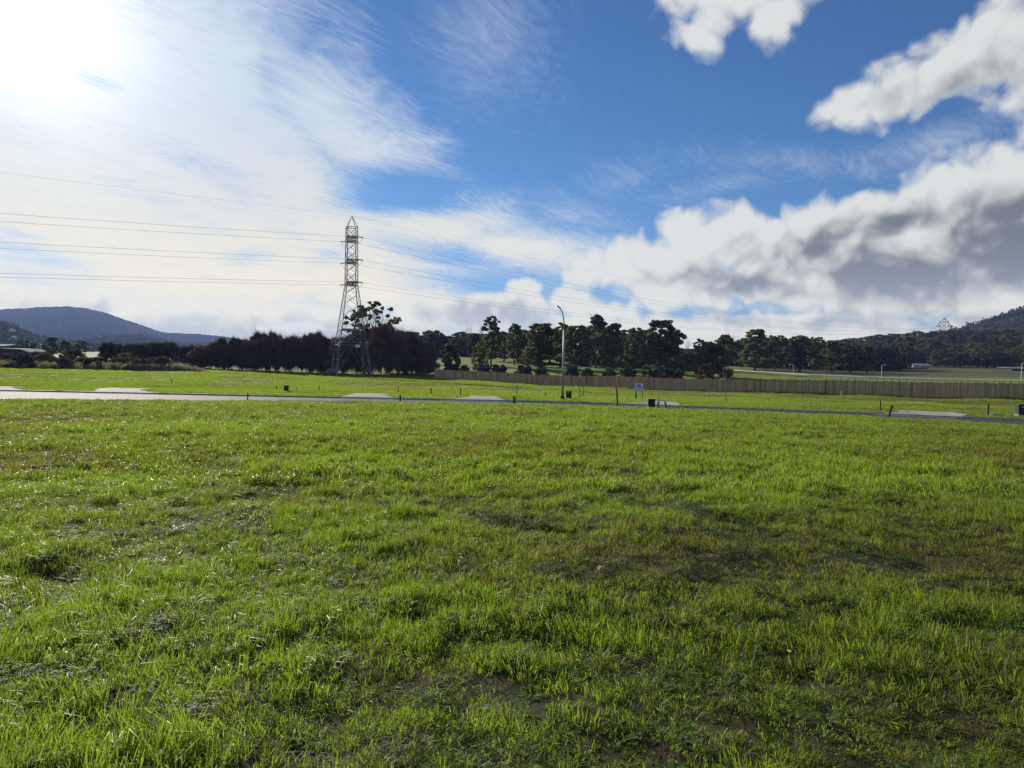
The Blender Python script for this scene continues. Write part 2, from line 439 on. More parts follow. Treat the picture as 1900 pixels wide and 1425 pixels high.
def lawn_relief(X, Y):
    h = (fnoise(X, Y, 1.3, 5, 3) - .5) * 0.15 + (fnoise(X, Y, .38, 9, 2) - .5) * 0.11 + (vnoise(X, Y, 7.0, 3) - .5) * 0.10
    return h
def ground_z(X, Y):
    X = np.asarray(X, dtype=np.float64); Y = np.asarray(Y, dtype=np.float64)
    X, Y = np.broadcast_arrays(X, Y)
    ny, fy, cz, rz = near_y(X), far_y(X), crest_z(X), road_z(X)
    lawn = cz * np.clip(Y, -40, None) / ny
    hump = smooth01(0, 1, np.clip(Y / ny, 0, 1)) * 0.0
    z = lawn + hump + lawn_relief(X, Y) * smooth01(0, 4, ny - Y) * smooth01(-30, -5, Y)
    w = smooth01(ny - 1.6, ny, Y)
    z = z * (1 - w) + rz * w
    far = _far_table(X / np.maximum(Y, 20), Y)
    rel = (fnoise(X, Y, 6.0, 21, 4) - .5) * 0.35 * smooth01(0, 8, Y - fy) * (1 - smooth01(400, 800, Y))
    verge = far + rel
    k = smooth01(fy + 0.4, fy + 9, Y)
    over = (rz + 0.12) * (1 - k) + verge * k
    return np.where(Y > fy + 0.05, over, np.where(Y > ny, rz, z))

def build_ground():
    rows = []
    near_p = [-40, -25, -15, -8, -4, -2, 0] + list(np.arange(.3, 8, .13)) + list(np.arange(8, 16, .24)) + list(np.arange(16, 30, .45)) + list(np.arange(30, 42, .7))
    u = np.linspace(-1, 1, 421); u = np.sign(u) * np.abs(u) ** 1.7
    X = u * 85.0
    for q in near_p:
        rows.append((X, np.full_like(X, q) * np.where(q > 20, near_y(X) / 47.2, 1.0)))
    last = 41.4
    for k in np.linspace(0, 1, 9)[1:]:
        y0 = last * near_y(X) / 47.2
        rows.append((X, y0 + (near_y(X) - y0) * k))
    for k in (0.02, .25, .5, .75, .98):
        rows.append((X, near_y(X) + (far_y(X) - near_y(X)) * k))
    rows.append((X, far_y(X) + .08))
    prev = far_y(X) + .08
    ys = list(np.arange(1.0, 30, 1.0))
    for q in ys:
        rows.append((X * (1 + q / 55), far_y(X) + q))
    base = far_y(X) + ys[-1]; wx = 1 + ys[-1] / 55
    for q in list(range(90, 230, 4)) + list(range(230, 420, 10)) + [440, 500, 600, 750, 1000, 1500, 2300, 3300, 4600]:
        k = min(1, (q - 84) / 60.0)
        Yr = base + (q - 84) if q < 84 else np.maximum(base + 0.5, 0) * (1 - k) + q * k
        Yr = np.maximum(Yr, base + (q - 84) * 0.5) if k < 1 else np.full_like(X, q)
        rows.append((X * min(wx + (q - 84) / 55.0, 58.0), Yr))
    n = len(X)
    V = np.concatenate([np.stack([x, y, ground_z(x, y)], 1) for x, y in rows])
    i = np.arange(len(rows) - 1)[:, None] * n + np.arange(n - 1)[None, :]
    F = np.stack([i, i + 1, i + n + 1, i + n], -1).reshape(-1, 4)
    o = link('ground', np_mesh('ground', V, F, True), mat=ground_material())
    tag(o, kind='structure')
build_ground()

def strip(name, y0, y1, mat, lift, x0=-85, x1=85, n=240, thick=0.0, kind='structure', parent=None):
    """a sheet that follows the road between two lines y0(x), y1(x)"""
    X = np.linspace(x0, x1, n)
    A = np.stack([X, y0(X), road_z(X) + lift], 1); B = np.stack([X, y1(X), road_z(X) + lift], 1)
    i = np.arange(n - 1)
    if thick:
        A2, B2 = A - (0, 0, thick), B - (0, 0, thick)
        V = np.concatenate([A, B, A2, B2])
        F = np.concatenate([np.stack(q, 1) for q in ((i, i + 1, i + n + 1, i + n), (i, i + 2 * n, i + 2 * n + 1, i + 1), (i + n, i + n + 1, i + 3 * n + 1, i + 3 * n))])
    else:
        V = np.concatenate([A, B]); F = np.stack([i, i + 1, i + n + 1, i + n], 1)
    o = link(name, np_mesh(name, V, F), parent, mat=mat)
    if kind: tag(o, kind=kind)
    return o

M = {}
M['asphalt'] = material('asphalt', (.060, .062, .068), .8, .12, var=.35, vscale=.45, bump=.5, bscale=45)
M['concrete'] = material('concrete', (.36, .34, .31), .9, .12, var=.42, vscale=.7, bump=.3, bscale=60)
M['kerb'] = material('kerb concrete', (.33, .325, .31), .7, .3, var=.3, vscale=2.5, bump=.3, bscale=60)
strip('road', near_y, lambda x: far_y(x) - .42, M['asphalt'], 0.010)
strip('gutter', lambda x: far_y(x) - .42, lambda x: far_y(x) - .14, M['kerb'], 0.016)
strip('kerb', lambda x: far_y(x) - .14, lambda x: far_y(x) + .06, M['kerb'], 0.13, thick=.3)
strip('near_kerb', lambda x: near_y(x) + .02, lambda x: near_y(x) + .2, M['kerb'], 0.11, thick=.3)
bpy.data.objects['near_kerb'].name = 'kerb'

# concrete driveway aprons across the far verge
def apron(px0, px1, py, tx0, tx1, depth, label):
    """front edge from px0 to px1 on the kerb line, back edge between tx0 and tx1 (pixels) `depth` metres behind"""
    def on_line(px, off):
        t = (px - CX) / F_PX; x = t * 54
        for _ in range(8):
            x = ray(px, py).x / ray(px, py).y * (far_y(x) + off)
        return x
    a, b_ = on_line(px0, 0), on_line(px1, 0)
    c, d = on_line(tx0, depth), on_line(tx1, depth)
    nu, nv = 14, 6
    V, F = [], []
    for j in range(nv + 1):
        k = j / nv; kk = min(1.0, k * 1.6) if True else k
        l, r_ = a + (c - a) * kk ** .8, b_ + (d - b_) * kk ** .8
        for i in range(nu + 1):
            x = l + (r_ - l) * i / nu
            y = float(far_y(x)) - .40 + (depth + .4) * k
            z = float(road_z(x)) + (.035 if j == 0 else .15 if j == 1 else 0)
            if j > 1: z = max(float(ground_z(x, y)) + .035, float(road_z(x)) + .15)
            V.append((x, y, z))
    for j in range(nv):
        for i in range(nu):
            q = j * (nu + 1) + i; F.append((q, q + 1, q + nu + 2, q + nu + 1))
    me = bpy.data.meshes.new('driveway_apron'); me.from_pydata(V, [], F); me.update()
    o = link('driveway_apron', me, mat=M['concrete'])
    md = o.modifiers.new('thickness', 'SOLIDIFY'); md.thickness = .14; md.offset = -1
    tag(o, label, 'driveway apron', 'concrete driveway aprons along the far side of the road')
apron(-70, 56, 722, -50, 50, 4.2, 'concrete driveway apron on the far kerb, cut off by the left edge of the photo')
apron(188, 300, 726, 202, 282, 5.2, 'long pale concrete driveway apron left of the lattice pylon, second from the left')
apron(634, 738, 735, 660, 724, 5.0, 'concrete driveway apron directly below the lattice pylon')
apron(830, 942, 741, 873, 924, 4.8, 'concrete driveway apron left of the street lamp, below the fence end')
apron(1128, 1256, 750, 1196, 1250, 5.0, 'concrete driveway apron behind the green cabinet and the leaning stakes')
apron(1612, 1768, 768, 1656, 1766, 4.6, 'largest concrete driveway apron, nearest the right side, by a leaning plank')

# ------------------------------------------------------------------ hills
def hill(name, ridge, D, depth_front, depth_back, mat, rough=1.0, steps=220, rows=26, base=-4.0, amp=0.0, scale=30.0, seed=1):
    """ridge: skyline (px, py) at distance D; the slope comes down towards the camera over depth_front metres"""
    px = np.array([r[0] for r in ridge], float); py = np.array([r[1] for r in ridge], float)
    g = np.linspace(px[0], px[-1], steps); gy = np.interp(g, px, py)
    k = np.hanning(max(5, steps // 40 * 2 + 1)); k /= k.sum()
    gy = np.convolve(np.pad(gy, len(k) // 2, mode='edge'), k, mode='valid')
    top = np.array([U(a, b_, D) for a, b_ in zip(g, gy)])
    V = []
    prof = [(-1 + j / (rows - 1)) for j in range(rows)] + [(j + 1) / 6 for j in range(6)]
    for q in prof:
        d = q * (depth_front if q < 0 else depth_back)
        hgt = (1 - abs(q)) if q < 0 else 1 - q
        hgt = hgt ** 1.15
        ratio = (D + d) / D
        xx = top[:, 0] * ratio; yy = np.full_like(xx, D + d)
        zz = base + (top[:, 2] - base) * hgt
        bump = fnoise(xx, yy, scale, seed, 5, .6) - .5
        gully = fnoise(xx, yy, scale * 9, seed + 50, 3) - .5
        zz = zz + bump * amp + gully * (top[:, 2] - base) * .35 * (1 - hgt) * (hgt > .02) * rough
        V.append(np.stack([xx, yy, zz], 1))
    n = steps; V = np.concatenate(V); nr = len(prof)
    i = np.arange(nr - 1)[:, None] * n + np.arange(n - 1)[None, :]
    F = np.stack([i, i + 1, i + n + 1, i + n], -1).reshape(-1, 4)
    o = link(name, np_mesh(name, V, F, True), mat=mat)
    tag(o, kind='structure')
    HILLS.append((o, V[:rows * n]))
    return o
HILLS = []
def forest_material(name, a, b_, sc):
    m = material(name, a, 1.0, 0.0, color2=b_, vscale=sc)
    nb = NB(m.node_tree); p = m.node_tree.nodes['Principled BSDF']
    tc = nb.n('ShaderNodeTexCoord').outputs['Object']
    bp = nb.n('ShaderNodeBump'); bp.inputs['Strength'].default_value = 0.6; bp.inputs['Distance'].default_value = 4.0
    nb.put(bp.inputs['Height'], nb.noise(tc, sc * 2.5, 6, .7)); nb.put(p.inputs['Normal'], bp.outputs[0])
    return m
M['far_forest'] = forest_material('distant forest', (.012, .019, .014), (.024, .033, .020), .035)
M['mid_forest'] = forest_material('wooded slope', (.014, .020, .010), (.032, .042, .018), .06)
M['patchwork'] = material('paddocks', (.10, .135, .03), .9, .1, color2=(.035, .05, .02), vscale=.012)
hill('mountain', [(-500, 600), (-420, 588), (-200, 590), (-60, 576), (0, 574), (60, 571), (110, 568), (150, 570), (200, 581), (235, 594), (270, 605), (298, 617), (360, 619), (420, 625), (470, 634), (540, 642), (640, 650), (760, 655)],
     3200, 1500, 900, M['far_forest'], amp=9, scale=22, steps=700, rows=40, seed=3)
hill('hills', [(100, 640), (160, 633), (200, 626), (230, 624), (262, 625), (300, 633), (340, 641), (400, 646), (500, 650)], 1700, 500, 500, M['far_forest'], amp=9, scale=18, steps=420, rows=22, seed=8)
hill('hills', [(-500, 575), (-150, 585), (-40, 592), (0, 598), (18, 603), (34, 610), (48, 620), (66, 627), (100, 633), (150, 640), (200, 646)], 1100, 420, 500, M['far_forest'], amp=10, scale=16, steps=420, rows=22, seed=13)
hill('hills', [(300, 648), (420, 643), (520, 640), (620, 645), (700, 652)], 2400, 500, 500, M['patchwork'], amp=6, scale=25, steps=200, rows=16, seed=19)
hill('hills', [(640, 668), (740, 648), (800, 640), (900, 643), (1000, 640), (1100, 638), (1200, 642), (1300, 648), (1400, 646), (1560, 650), (1700, 660)], 430, 90, 120, M['mid_forest'], amp=3, scale=9, steps=260, rows=18, base=-2, seed=37)
hill('hills', [(1280, 668), (1400, 660), (1500, 651), (1560, 644), (1620, 636), (1700, 627), (1760, 625), (1830, 622), (1900, 618), (2100, 612), (2500, 600), (3000, 620)], 520, 120, 200, M['mid_forest'], amp=3, scale=12, steps=320, rows=26, base=-2, seed=23)
hill('hills', [(1560, 648), (1660, 634), (1740, 622), (1780, 610), (1810, 602), (1835, 592), (1862, 583), (1900, 573), (1960, 556), (2100, 540), (2400, 545), (2900, 600)], 1050, 420, 400, M['mid_forest'], amp=8, scale=14, steps=420, rows=28, base=0, seed=29)

# the air between: a thin even haze round camera, ground and hills
def build_haze():
    x0, x1, y0, y1, z0, z1 = -5400, 5400, -60, 4700, -14, 225
    o = MB().box(((x0 + x1) / 2, (y0 + y1) / 2, (z0 + z1) / 2), (x1 - x0, y1 - y0, z1 - z0)).build('haze', None)
    m = bpy.data.materials.new('air'); m.use_nodes = True; t = m.node_tree; t.nodes.clear()
    v = t.nodes.new('ShaderNodeVolumePrincipled'); out = t.nodes.new('ShaderNodeOutputMaterial')
    v.inputs['Color'].default_value = (.33, .46, 1, 1); v.inputs['Density'].default_value = HAZE
    v.inputs['Absorption Color'].default_value = (1, 1, 1, 1)
    v.inputs['Anisotropy'].default_value = 0.1
    t.links.new(v.outputs[0], out.inputs['Volume'])
    o.data.materials.append(m)
    tag(o, kind='stuff')
HAZE = 0.00011
build_haze()

# ------------------------------------------------------------------ grass: tufts of single blades, set out in their tens of thousands
rng = np.random.default_rng(7)

def on_ground(px, py):
    d = ray(px, py); Y = 5.0
    for _ in range(40):
        k = Y / d.y; x = d.x * k; z = EYE + d.z * k
        Y += (z - float(ground_z(x, Y))) / max(0.02, -d.z / d.y) * 0.5
        Y = max(1.0, Y)
    return d.x * Y / d.y, Y

def blades(n, radius, hmin, hmax, wmin, wmax, lean, seed, wind=(0.18, -0.06)):
    r_ = np.random.default_rng(seed)
    a = r_.uniform(0, 2 * np.pi, n); rr = radius * np.sqrt(r_.uniform(0, 1, n))
    bx, by = rr * np.cos(a), rr * np.sin(a)
    h = r_.uniform(hmin, hmax, n) * (1.05 - .45 * (rr / radius) ** 2); w = r_.uniform(wmin, wmax, n)
    out = a + r_.normal(0, 1.1, n); le = np.abs(r_.normal(lean, lean * .6, n)) * h
    dx, dy = np.cos(out) * le + wind[0] * h, np.sin(out) * le + wind[1] * h
    f = r_.uniform(0, 2 * np.pi, n); wx, wy = np.cos(f) * w / 2, np.sin(f) * w / 2
    z0 = np.full(n, -.015)
    w = w * r_.uniform(.7, 1.35, n)
    mid = h * r_.uniform(.55, .75, n); mx, my = bx + dx * .38, by + dy * .38
    tz = h * np.clip(1.0 - (le / np.maximum(h, 1e-4)) ** 2 * .35, .4, 1)
    V = np.stack([np.stack([bx - wx, by - wy, z0], 1), np.stack([bx + wx, by + wy, z0], 1),
                  np.stack([mx - wx * .85, my - wy * .85, mid], 1), np.stack([mx + wx * .85, my + wy * .85, mid], 1),
                  np.stack([bx + dx, by + dy, tz], 1)], 1).reshape(-1, 3)
    i = np.arange(n)[:, None] * 5
    F = np.concatenate([i + (0, 1, 3), i + (0, 3, 2), i + (2, 3, 4)], 1).reshape(-1, 3)
    return V, F, np.repeat(r_.uniform(0, 1, n), 5)

def leaves(specs):
    """broad leaves: (base xyz, heading, length, width, rise, droop)"""
    V, F, C = [], [], []
    for (p, a, L, w, rise, droop, c) in specs:
        b0 = len(V); ca, sa = math.cos(a), math.sin(a)
        for s, ww in ((0, .25), (.35, .8), (.7, 1.0), (1.0, .15)):
            z = rise * L * (s - droop * s * s)
            for side in (-1, 1):
                q = side * w / 2 * ww
                V.append((p[0] + ca * L * s - sa * q, p[1] + sa * L * s + ca * q, p[2] + z + abs(q) * .25)); C.append(c)
        for k in range(3):
            q = b0 + 2 * k; F += [(q, q + 1, q + 3), (q, q + 3, q + 2)]
    return np.array(V), np.array(F), np.array(C)

def tuft_object(name, data, mat):
    V, F, C = data
    me = np_mesh(name, V, F, True)
    at = me.attributes.new('blade', 'FLOAT', 'POINT'); at.data.foreach_set('value', C.astype(np.float32))
    me.materials.append(mat)
    return bpy.data.objects.new(name, me)

def leaf_material(name, ramp, trans=(1.25, 1.35, .7), tfac=.5, rough=.38, spec=.5):
    m = bpy.data.materials.new(name); m.use_nodes = True
    b = NB(m.node_tree); p = m.node_tree.nodes['Principled BSDF']; out = m.node_tree.nodes['Material Output']
    ta = b.n('ShaderNodeAttribute', attribute_type='INSTANCER', attribute_name='tint').outputs['Fac']
    bl = b.n('ShaderNodeAttribute', attribute_type='GEOMETRY', attribute_name='blade').outputs['Fac']
    f = b.m('ADD', ta, b.m('MULTIPLY_ADD', bl, .36, -.18))
    rp = b.n('ShaderNodeValToRGB'); b.put(rp.inputs[0], f)
    el = rp.color_ramp.elements
    for k, (pos, col) in enumerate(ramp):
        e = el[k] if k < 2 else el.new(pos)
        e.position = pos; e.color = tuple(col) + (1,)
    col = rp.outputs[0]
    dry = b.m('GREATER_THAN', bl, .972)
    col = b.mix(dry, col, (.20, .165, .08))
    b.put(p.inputs['Base Color'], col); p.inputs['Roughness'].default_value = rough; p.inputs['Specular IOR Level'].default_value = spec
    tr = b.n('ShaderNodeBsdfTranslucent'); b.put(tr.inputs[0], b.v('MULTIPLY', col, trans))
    mx = b.n('ShaderNodeMixShader'); mx.inputs[0].default_value = tfac
    b.put(mx.inputs[1], p.outputs[0]); b.put(mx.inputs[2], tr.outputs[0]); b.put(out.inputs[0], mx.outputs[0])
    return m
GRASS_RAMP = [(0.0, (.120, .096, .052)), (0.22, (.106, .110, .032)), (.45, (.142, .170, .030)), (.72, (.150, .210, .032)), (1.0, (.176, .248, .042))]
M['grass'] = leaf_material('grass blades', GRASS_RAMP, (1.46, 1.58, .58), .56, .46, .28)
M['weeds'] = leaf_material('broad leaves', [(0.0, (.085, .085, .022)), (.3, (.065, .100, .020)), (.7, (.068, .130, .022)), (1.0, (.085, .160, .028))], (1.4, 1.5, .6), .45, .6, .12)

def scatter(name, protos, pts, rots, scs, idx, tint, label, cat):
    col = bpy.data.collections.new(name + ' tufts')
    for o in protos: col.objects.link(o)
    me = bpy.data.meshes.new(name); me.vertices.add(len(pts)); me.vertices.foreach_set('co', pts.astype(np.float32).ravel())
    for nm, ty, dat in (('rot', 'FLOAT_VECTOR', rots), ('sc', 'FLOAT_VECTOR', scs)):
        me.attributes.new(nm, ty, 'POINT').data.foreach_set('vector', dat.astype(np.float32).ravel())
    me.attributes.new('idx', 'INT', 'POINT').data.foreach_set('value', idx.astype(np.int32))
    me.attributes.new('tint', 'FLOAT', 'POINT').data.foreach_set('value', tint.astype(np.float32))
    o = link(name, me)
    g = bpy.data.node_groups.new(name, 'GeometryNodeTree')
    g.interface.new_socket('Geometry', in_out='INPUT', socket_type='NodeSocketGeometry')
    g.interface.new_socket('Geometry', in_out='OUTPUT', socket_type='NodeSocketGeometry')
    g.is_modifier = True
    n = g.nodes; L = g.links
    gi, go = n.new('NodeGroupInput'), n.new('NodeGroupOutput')
    ci = n.new('GeometryNodeCollectionInfo'); ci.inputs['Collection'].default_value = col
    ci.inputs['Separate Children'].default_value = True; ci.inputs['Reset Children'].default_value = True
    ip = n.new('GeometryNodeInstanceOnPoints'); ip.inputs['Pick Instance'].default_value = True
    def na(nm, ty):
        a = n.new('GeometryNodeInputNamedAttribute'); a.data_type = ty; a.inputs[0].default_value = nm
        return [s for s in a.outputs if s.enabled and s.name == 'Attribute'][0]
    e = n.new('FunctionNodeEulerToRotation')
    L.new(na('rot', 'FLOAT_VECTOR'), e.inputs[0]); L.new(e.outputs[0], ip.inputs['Rotation'])
    L.new(na('sc', 'FLOAT_VECTOR'), ip.inputs['Scale']); L.new(na('idx', 'INT'), ip.inputs['Instance Index'])
    L.new(gi.outputs[0], ip.inputs['Points']); L.new(ci.outputs[0], ip.inputs['Instance']); L.new(ip.outputs[0], go.inputs[0])
    md = o.modifiers.new('tufts', 'NODES'); md.node_group = g
    tag(o, label, cat, kind='stuff')
    return o

def wedge(dens, y0, y1, tmax=.95, margin=5.0):
    """even scatter over the view's ground and some metres to each side of it"""
    wid = lambda y: tmax * np.maximum(y, 0) + margin
    n = int(2 * wid(y1) * (y1 - y0) * dens)
    Y = rng.uniform(y0, y1, n); X = rng.uniform(-1, 1, n) * wid(y1)
    ok = np.abs(X) < wid(Y)
    return X[ok], Y[ok]

WORN = [(1420, 1010, 2.2, .55, 1.0), (1650, 1060, 1.5, .5, 1.0), (1230, 1040, 1.3, .4, .8), (1550, 965, 2.2, .7, .7), (1760, 930, 2.2, .9, .5), (1000, 965, .9, .35, .8), (1060, 935, .5, .25, 1.0),
        (830, 1310, .9, .20, .9), (330, 1350, .7, .15, .9), (620, 1240, .8, .18, .6), (920, 1400, .6, .15, .9), (1400, 1330, 1.4, .35, .55), (1650, 1250, 1.5, .4, .5), (180, 1260, .5, .14, .6), (150, 1000, .9, .3, .6), (1180, 1180, 1.2, .3, .6), (700, 1400, .5, .16, .9), (1150, 1395, .6, .16, .9), (450, 1290, .5, .14, .7), (1260, 1270, .8, .2, .8), (1560, 1400, .9, .25, .7), (1750, 1120, 1.2, .35, .6)]
WORN_W = [on_ground(a, b_) + (c, d, e) for a, b_, c, d, e in WORN]
def worn_field(X, Y):
    w = np.zeros_like(X)
    dx = (fnoise(X, Y, .9, 61, 3) - .5) * 1.1; dy = (fnoise(X, Y, .9, 77, 3) - .5) * .7
    for (x, y, rx, ry, k) in WORN_W:
        ry = ry * 1.2; rx = rx * .78
        w = np.maximum(w, .92 * k * np.clip(1.25 - np.sqrt(((X + dx - x) / rx) ** 2 + ((Y + dy - y) / ry) ** 2), 0, 1))
    right = smooth01(-.3, 2.2, X - .04 * Y) * (1 - smooth01(6.0, 9.5, Y)) * .46
    spots = smooth01(.58, .76, fnoise(X, Y, 1.1, 33, 4)) * (.45 * (1 - smooth01(9, 22, Y)) + .2)
    return np.clip(np.maximum(np.maximum(w, right), spots), 0, 1)
def lawn_fields(X, Y):
    w = worn_field(X, Y)
    big = fnoise(X, Y, 5.5, 41, 4); fine = fnoise(X, Y, .55, 43, 3); mid = fnoise(X, Y, 1.6, 47, 3)
    tus = smooth01(.60, .76, fnoise(X, Y, .62, 51, 2))
    lush = smooth01(1.2, -1.6, X + .0 * Y) * (1 - smooth01(7, 14, Y))
    hgt = (.38 + .55 * smooth01(.3, .7, mid) + .75 * smooth01(.38, .66, fine) + .25 * lush + .70 * tus) * (1 - .58 * w) * (1 - .35 * smooth01(36, 44, Y))
    tint = .60 + (big - .5) * .75 + (mid - .5) * .5 + .10 * lush - .30 * w + .10 * tus
    yel = smooth01(.52, .70, fnoise(X, Y, 3.2, 57, 3))
    tint = tint - .18 * yel + rng.normal(0, .12, X.shape)
    dens = np.clip(1.0 - .92 * w * smooth01(.36, .60, fnoise(X, Y, .3, 71, 3)), .12, 1)
    return w, np.clip(hgt, .28, 2.4), np.clip(tint, .02, 1.0), dens, tus

near_tufts = [tuft_object('tuft_a%d' % k, blades(40, .085 if k < 4 else .05, .020, .056 + .010 * k, .0024, .0052, .72 + .08 * k, 100 + k), M['grass']) for k in range(6)]
mid_tufts = [tuft_object('tuft_b%d' % k, blades(52, .12, .03, .080 + .016 * k, .0055, .0105, .66, 200 + k), M['grass']) for k in range(4)]

def lawn():
    P, S, Rr, I, T = [], [], [], [], []
    for (y0, y1, dens_m2, first, cnt, lo) in ((-1.0, 5.5, 250, 0, 6, 0), (5.5, 10.0, 170, 0, 6, 0), (10.0, 21.0, 62, 6, 4, 1), (21.0, 49.0, 26, 6, 4, 2)):
        X, Y = wedge(dens_m2, y0, y1)
        ok = Y < near_y(X) - .5
        X, Y = X[ok], Y[ok]
        w, h, t, d, tus = lawn_fields(X, Y)
        ok = rng.uniform(0, 1, len(X)) < d
        X, Y, h, t, w, tus = X[ok], Y[ok], h[ok], t[ok], w[ok], tus[ok]
        n = len(X)
        z = ground_z(X, Y)
        P.append(np.stack([X, Y, z], 1))
        s = rng.uniform(.8, 1.2, n)
        S.append(np.stack([s * (1 + .15 * lo), s * (1 + .15 * lo), h * rng.uniform(.6, 1.55, n)], 1))
        Rr.append(np.stack([rng.normal(0, .30, n), rng.normal(0, .30, n), rng.uniform(-1.2, 1.2, n) + np.where(rng.uniform(0, 1, n) < .3, np.pi, 0)], 1))
        I.append(rng.integers(first, first + cnt, n)); T.append(t)
    cat_ = np.concatenate
    scatter('grass', near_tufts + mid_tufts, cat_(P), cat_(Rr), cat_(S), cat_(I), cat_(T), 'rough green lawn of uneven grass tufts in the foreground', 'grass')
lawn()

M['thatch'] = leaf_material('dead thatch', [(0.0, (.060, .044, .028)), (.4, (.110, .082, .050)), (.8, (.190, .150, .090)), (1.0, (.24, .20, .13))], (1.1, 1.0, .8), .1, .95, .02)
def ground_cover():
    protos = []
    for k in range(3):                                   # flat rosettes of plantain and dandelion
        r_ = random.Random(300 + k); sp = []
        for j in range(9 + k):
            a = j * 2.4 + r_.uniform(-.3, .3)
            sp.append(((0, 0, .006), a, r_.uniform(.05, .105), r_.uniform(.014, .024), r_.uniform(.3, .75), r_.uniform(.55, .9), r_.uniform(0, .95)))
        protos.append(tuft_object('weed_a%d' % k, leaves(sp), M['weeds']))
    for k in range(3):                                   # clover and other small round leaves
        r_ = random.Random(320 + k); sp = []
        for j in range(26):
            a, q = r_.uniform(0, 6.28), .10 * math.sqrt(r_.random()); h = r_.uniform(.012, .045)
            a2 = r_.uniform(0, 6.28)
            for l in range(3):
                sp.append(((q * math.cos(a), q * math.sin(a), h), a2 + l * 2.09, r_.uniform(.010, .017), r_.uniform(.009, .014), r_.uniform(-.1, .5), .6, r_.uniform(0, .95)))
        protos.append(tuft_object('weed_b%d' % k, leaves(sp), M['weeds']))
    for k in range(2):                                   # long loose blades, arching
        r_ = random.Random(340 + k); sp = []
        for j in range(16):
            a = r_.uniform(0, 6.28)
            sp.append(((0.02 * math.cos(a), .02 * math.sin(a), 0), a, r_.uniform(.08, .15), r_.uniform(.0025, .0045), r_.uniform(1.0, 1.9), r_.uniform(.5, .8), r_.uniform(0, 1)))
        protos.append(tuft_object('weed_c%d' % k, leaves(sp), M['grass']))
    for k in range(2):                                   # dead thatch lying flat
        r_ = random.Random(360 + k); sp = []
        for j in range(30):
            a, q, a2 = r_.uniform(0, 6.28), .09 * math.sqrt(r_.random()), r_.uniform(0, 6.28)
            sp.append(((q * math.cos(a), q * math.sin(a), r_.uniform(.004, .02)), a2, r_.uniform(.03, .08), r_.uniform(.0018, .0035), r_.uniform(-.1, .35), .7, r_.uniform(0, 1)))
        protos.append(tuft_object('weed_d%d' % k, leaves(sp), M['thatch']))
    X, Y = wedge(110, -1.0, 14.0); n = len(X)
    w = worn_field(X, Y)
    clov = smooth01(.48, .66, fnoise(X, Y, .8, 91, 3))
    kind = rng.uniform(0, 1, n)
    pr = np.where(kind < .16, .24 + .5 * w, np.where(kind < .68, (.06 + .94 * w) * (.2 + .8 * clov), np.where(kind < .76, .10 + .05 * w, .03 + .85 * w))) * (1 - .6 * smooth01(8, 14, Y))
    ok = rng.uniform(0, 1, n) < pr
    X, Y, kind, w = X[ok], Y[ok], kind[ok], w[ok]; n = len(X)
    idx = np.where(kind < .16, rng.integers(0, 3, n), np.where(kind < .68, rng.integers(3, 6, n), np.where(kind < .76, rng.integers(6, 8, n), rng.integers(8, 10, n))))
    s = rng.uniform(.6, 1.25, n)
    tint = np.clip(.55 + (fnoise(X, Y, 1.5, 93, 3) - .5) * 1.2 + rng.normal(0, .12, n), 0, 1)
    scatter('ground_cover', protos, np.stack([X, Y, ground_z(X, Y) + .004], 1), np.stack([rng.normal(0, .15, n), rng.normal(0, .15, n), rng.uniform(0, 6.28, n)], 1),
            np.stack([s, s, s], 1), idx, tint, 'low clover and flat leafy weeds between the grass tufts', 'weeds')
ground_cover()

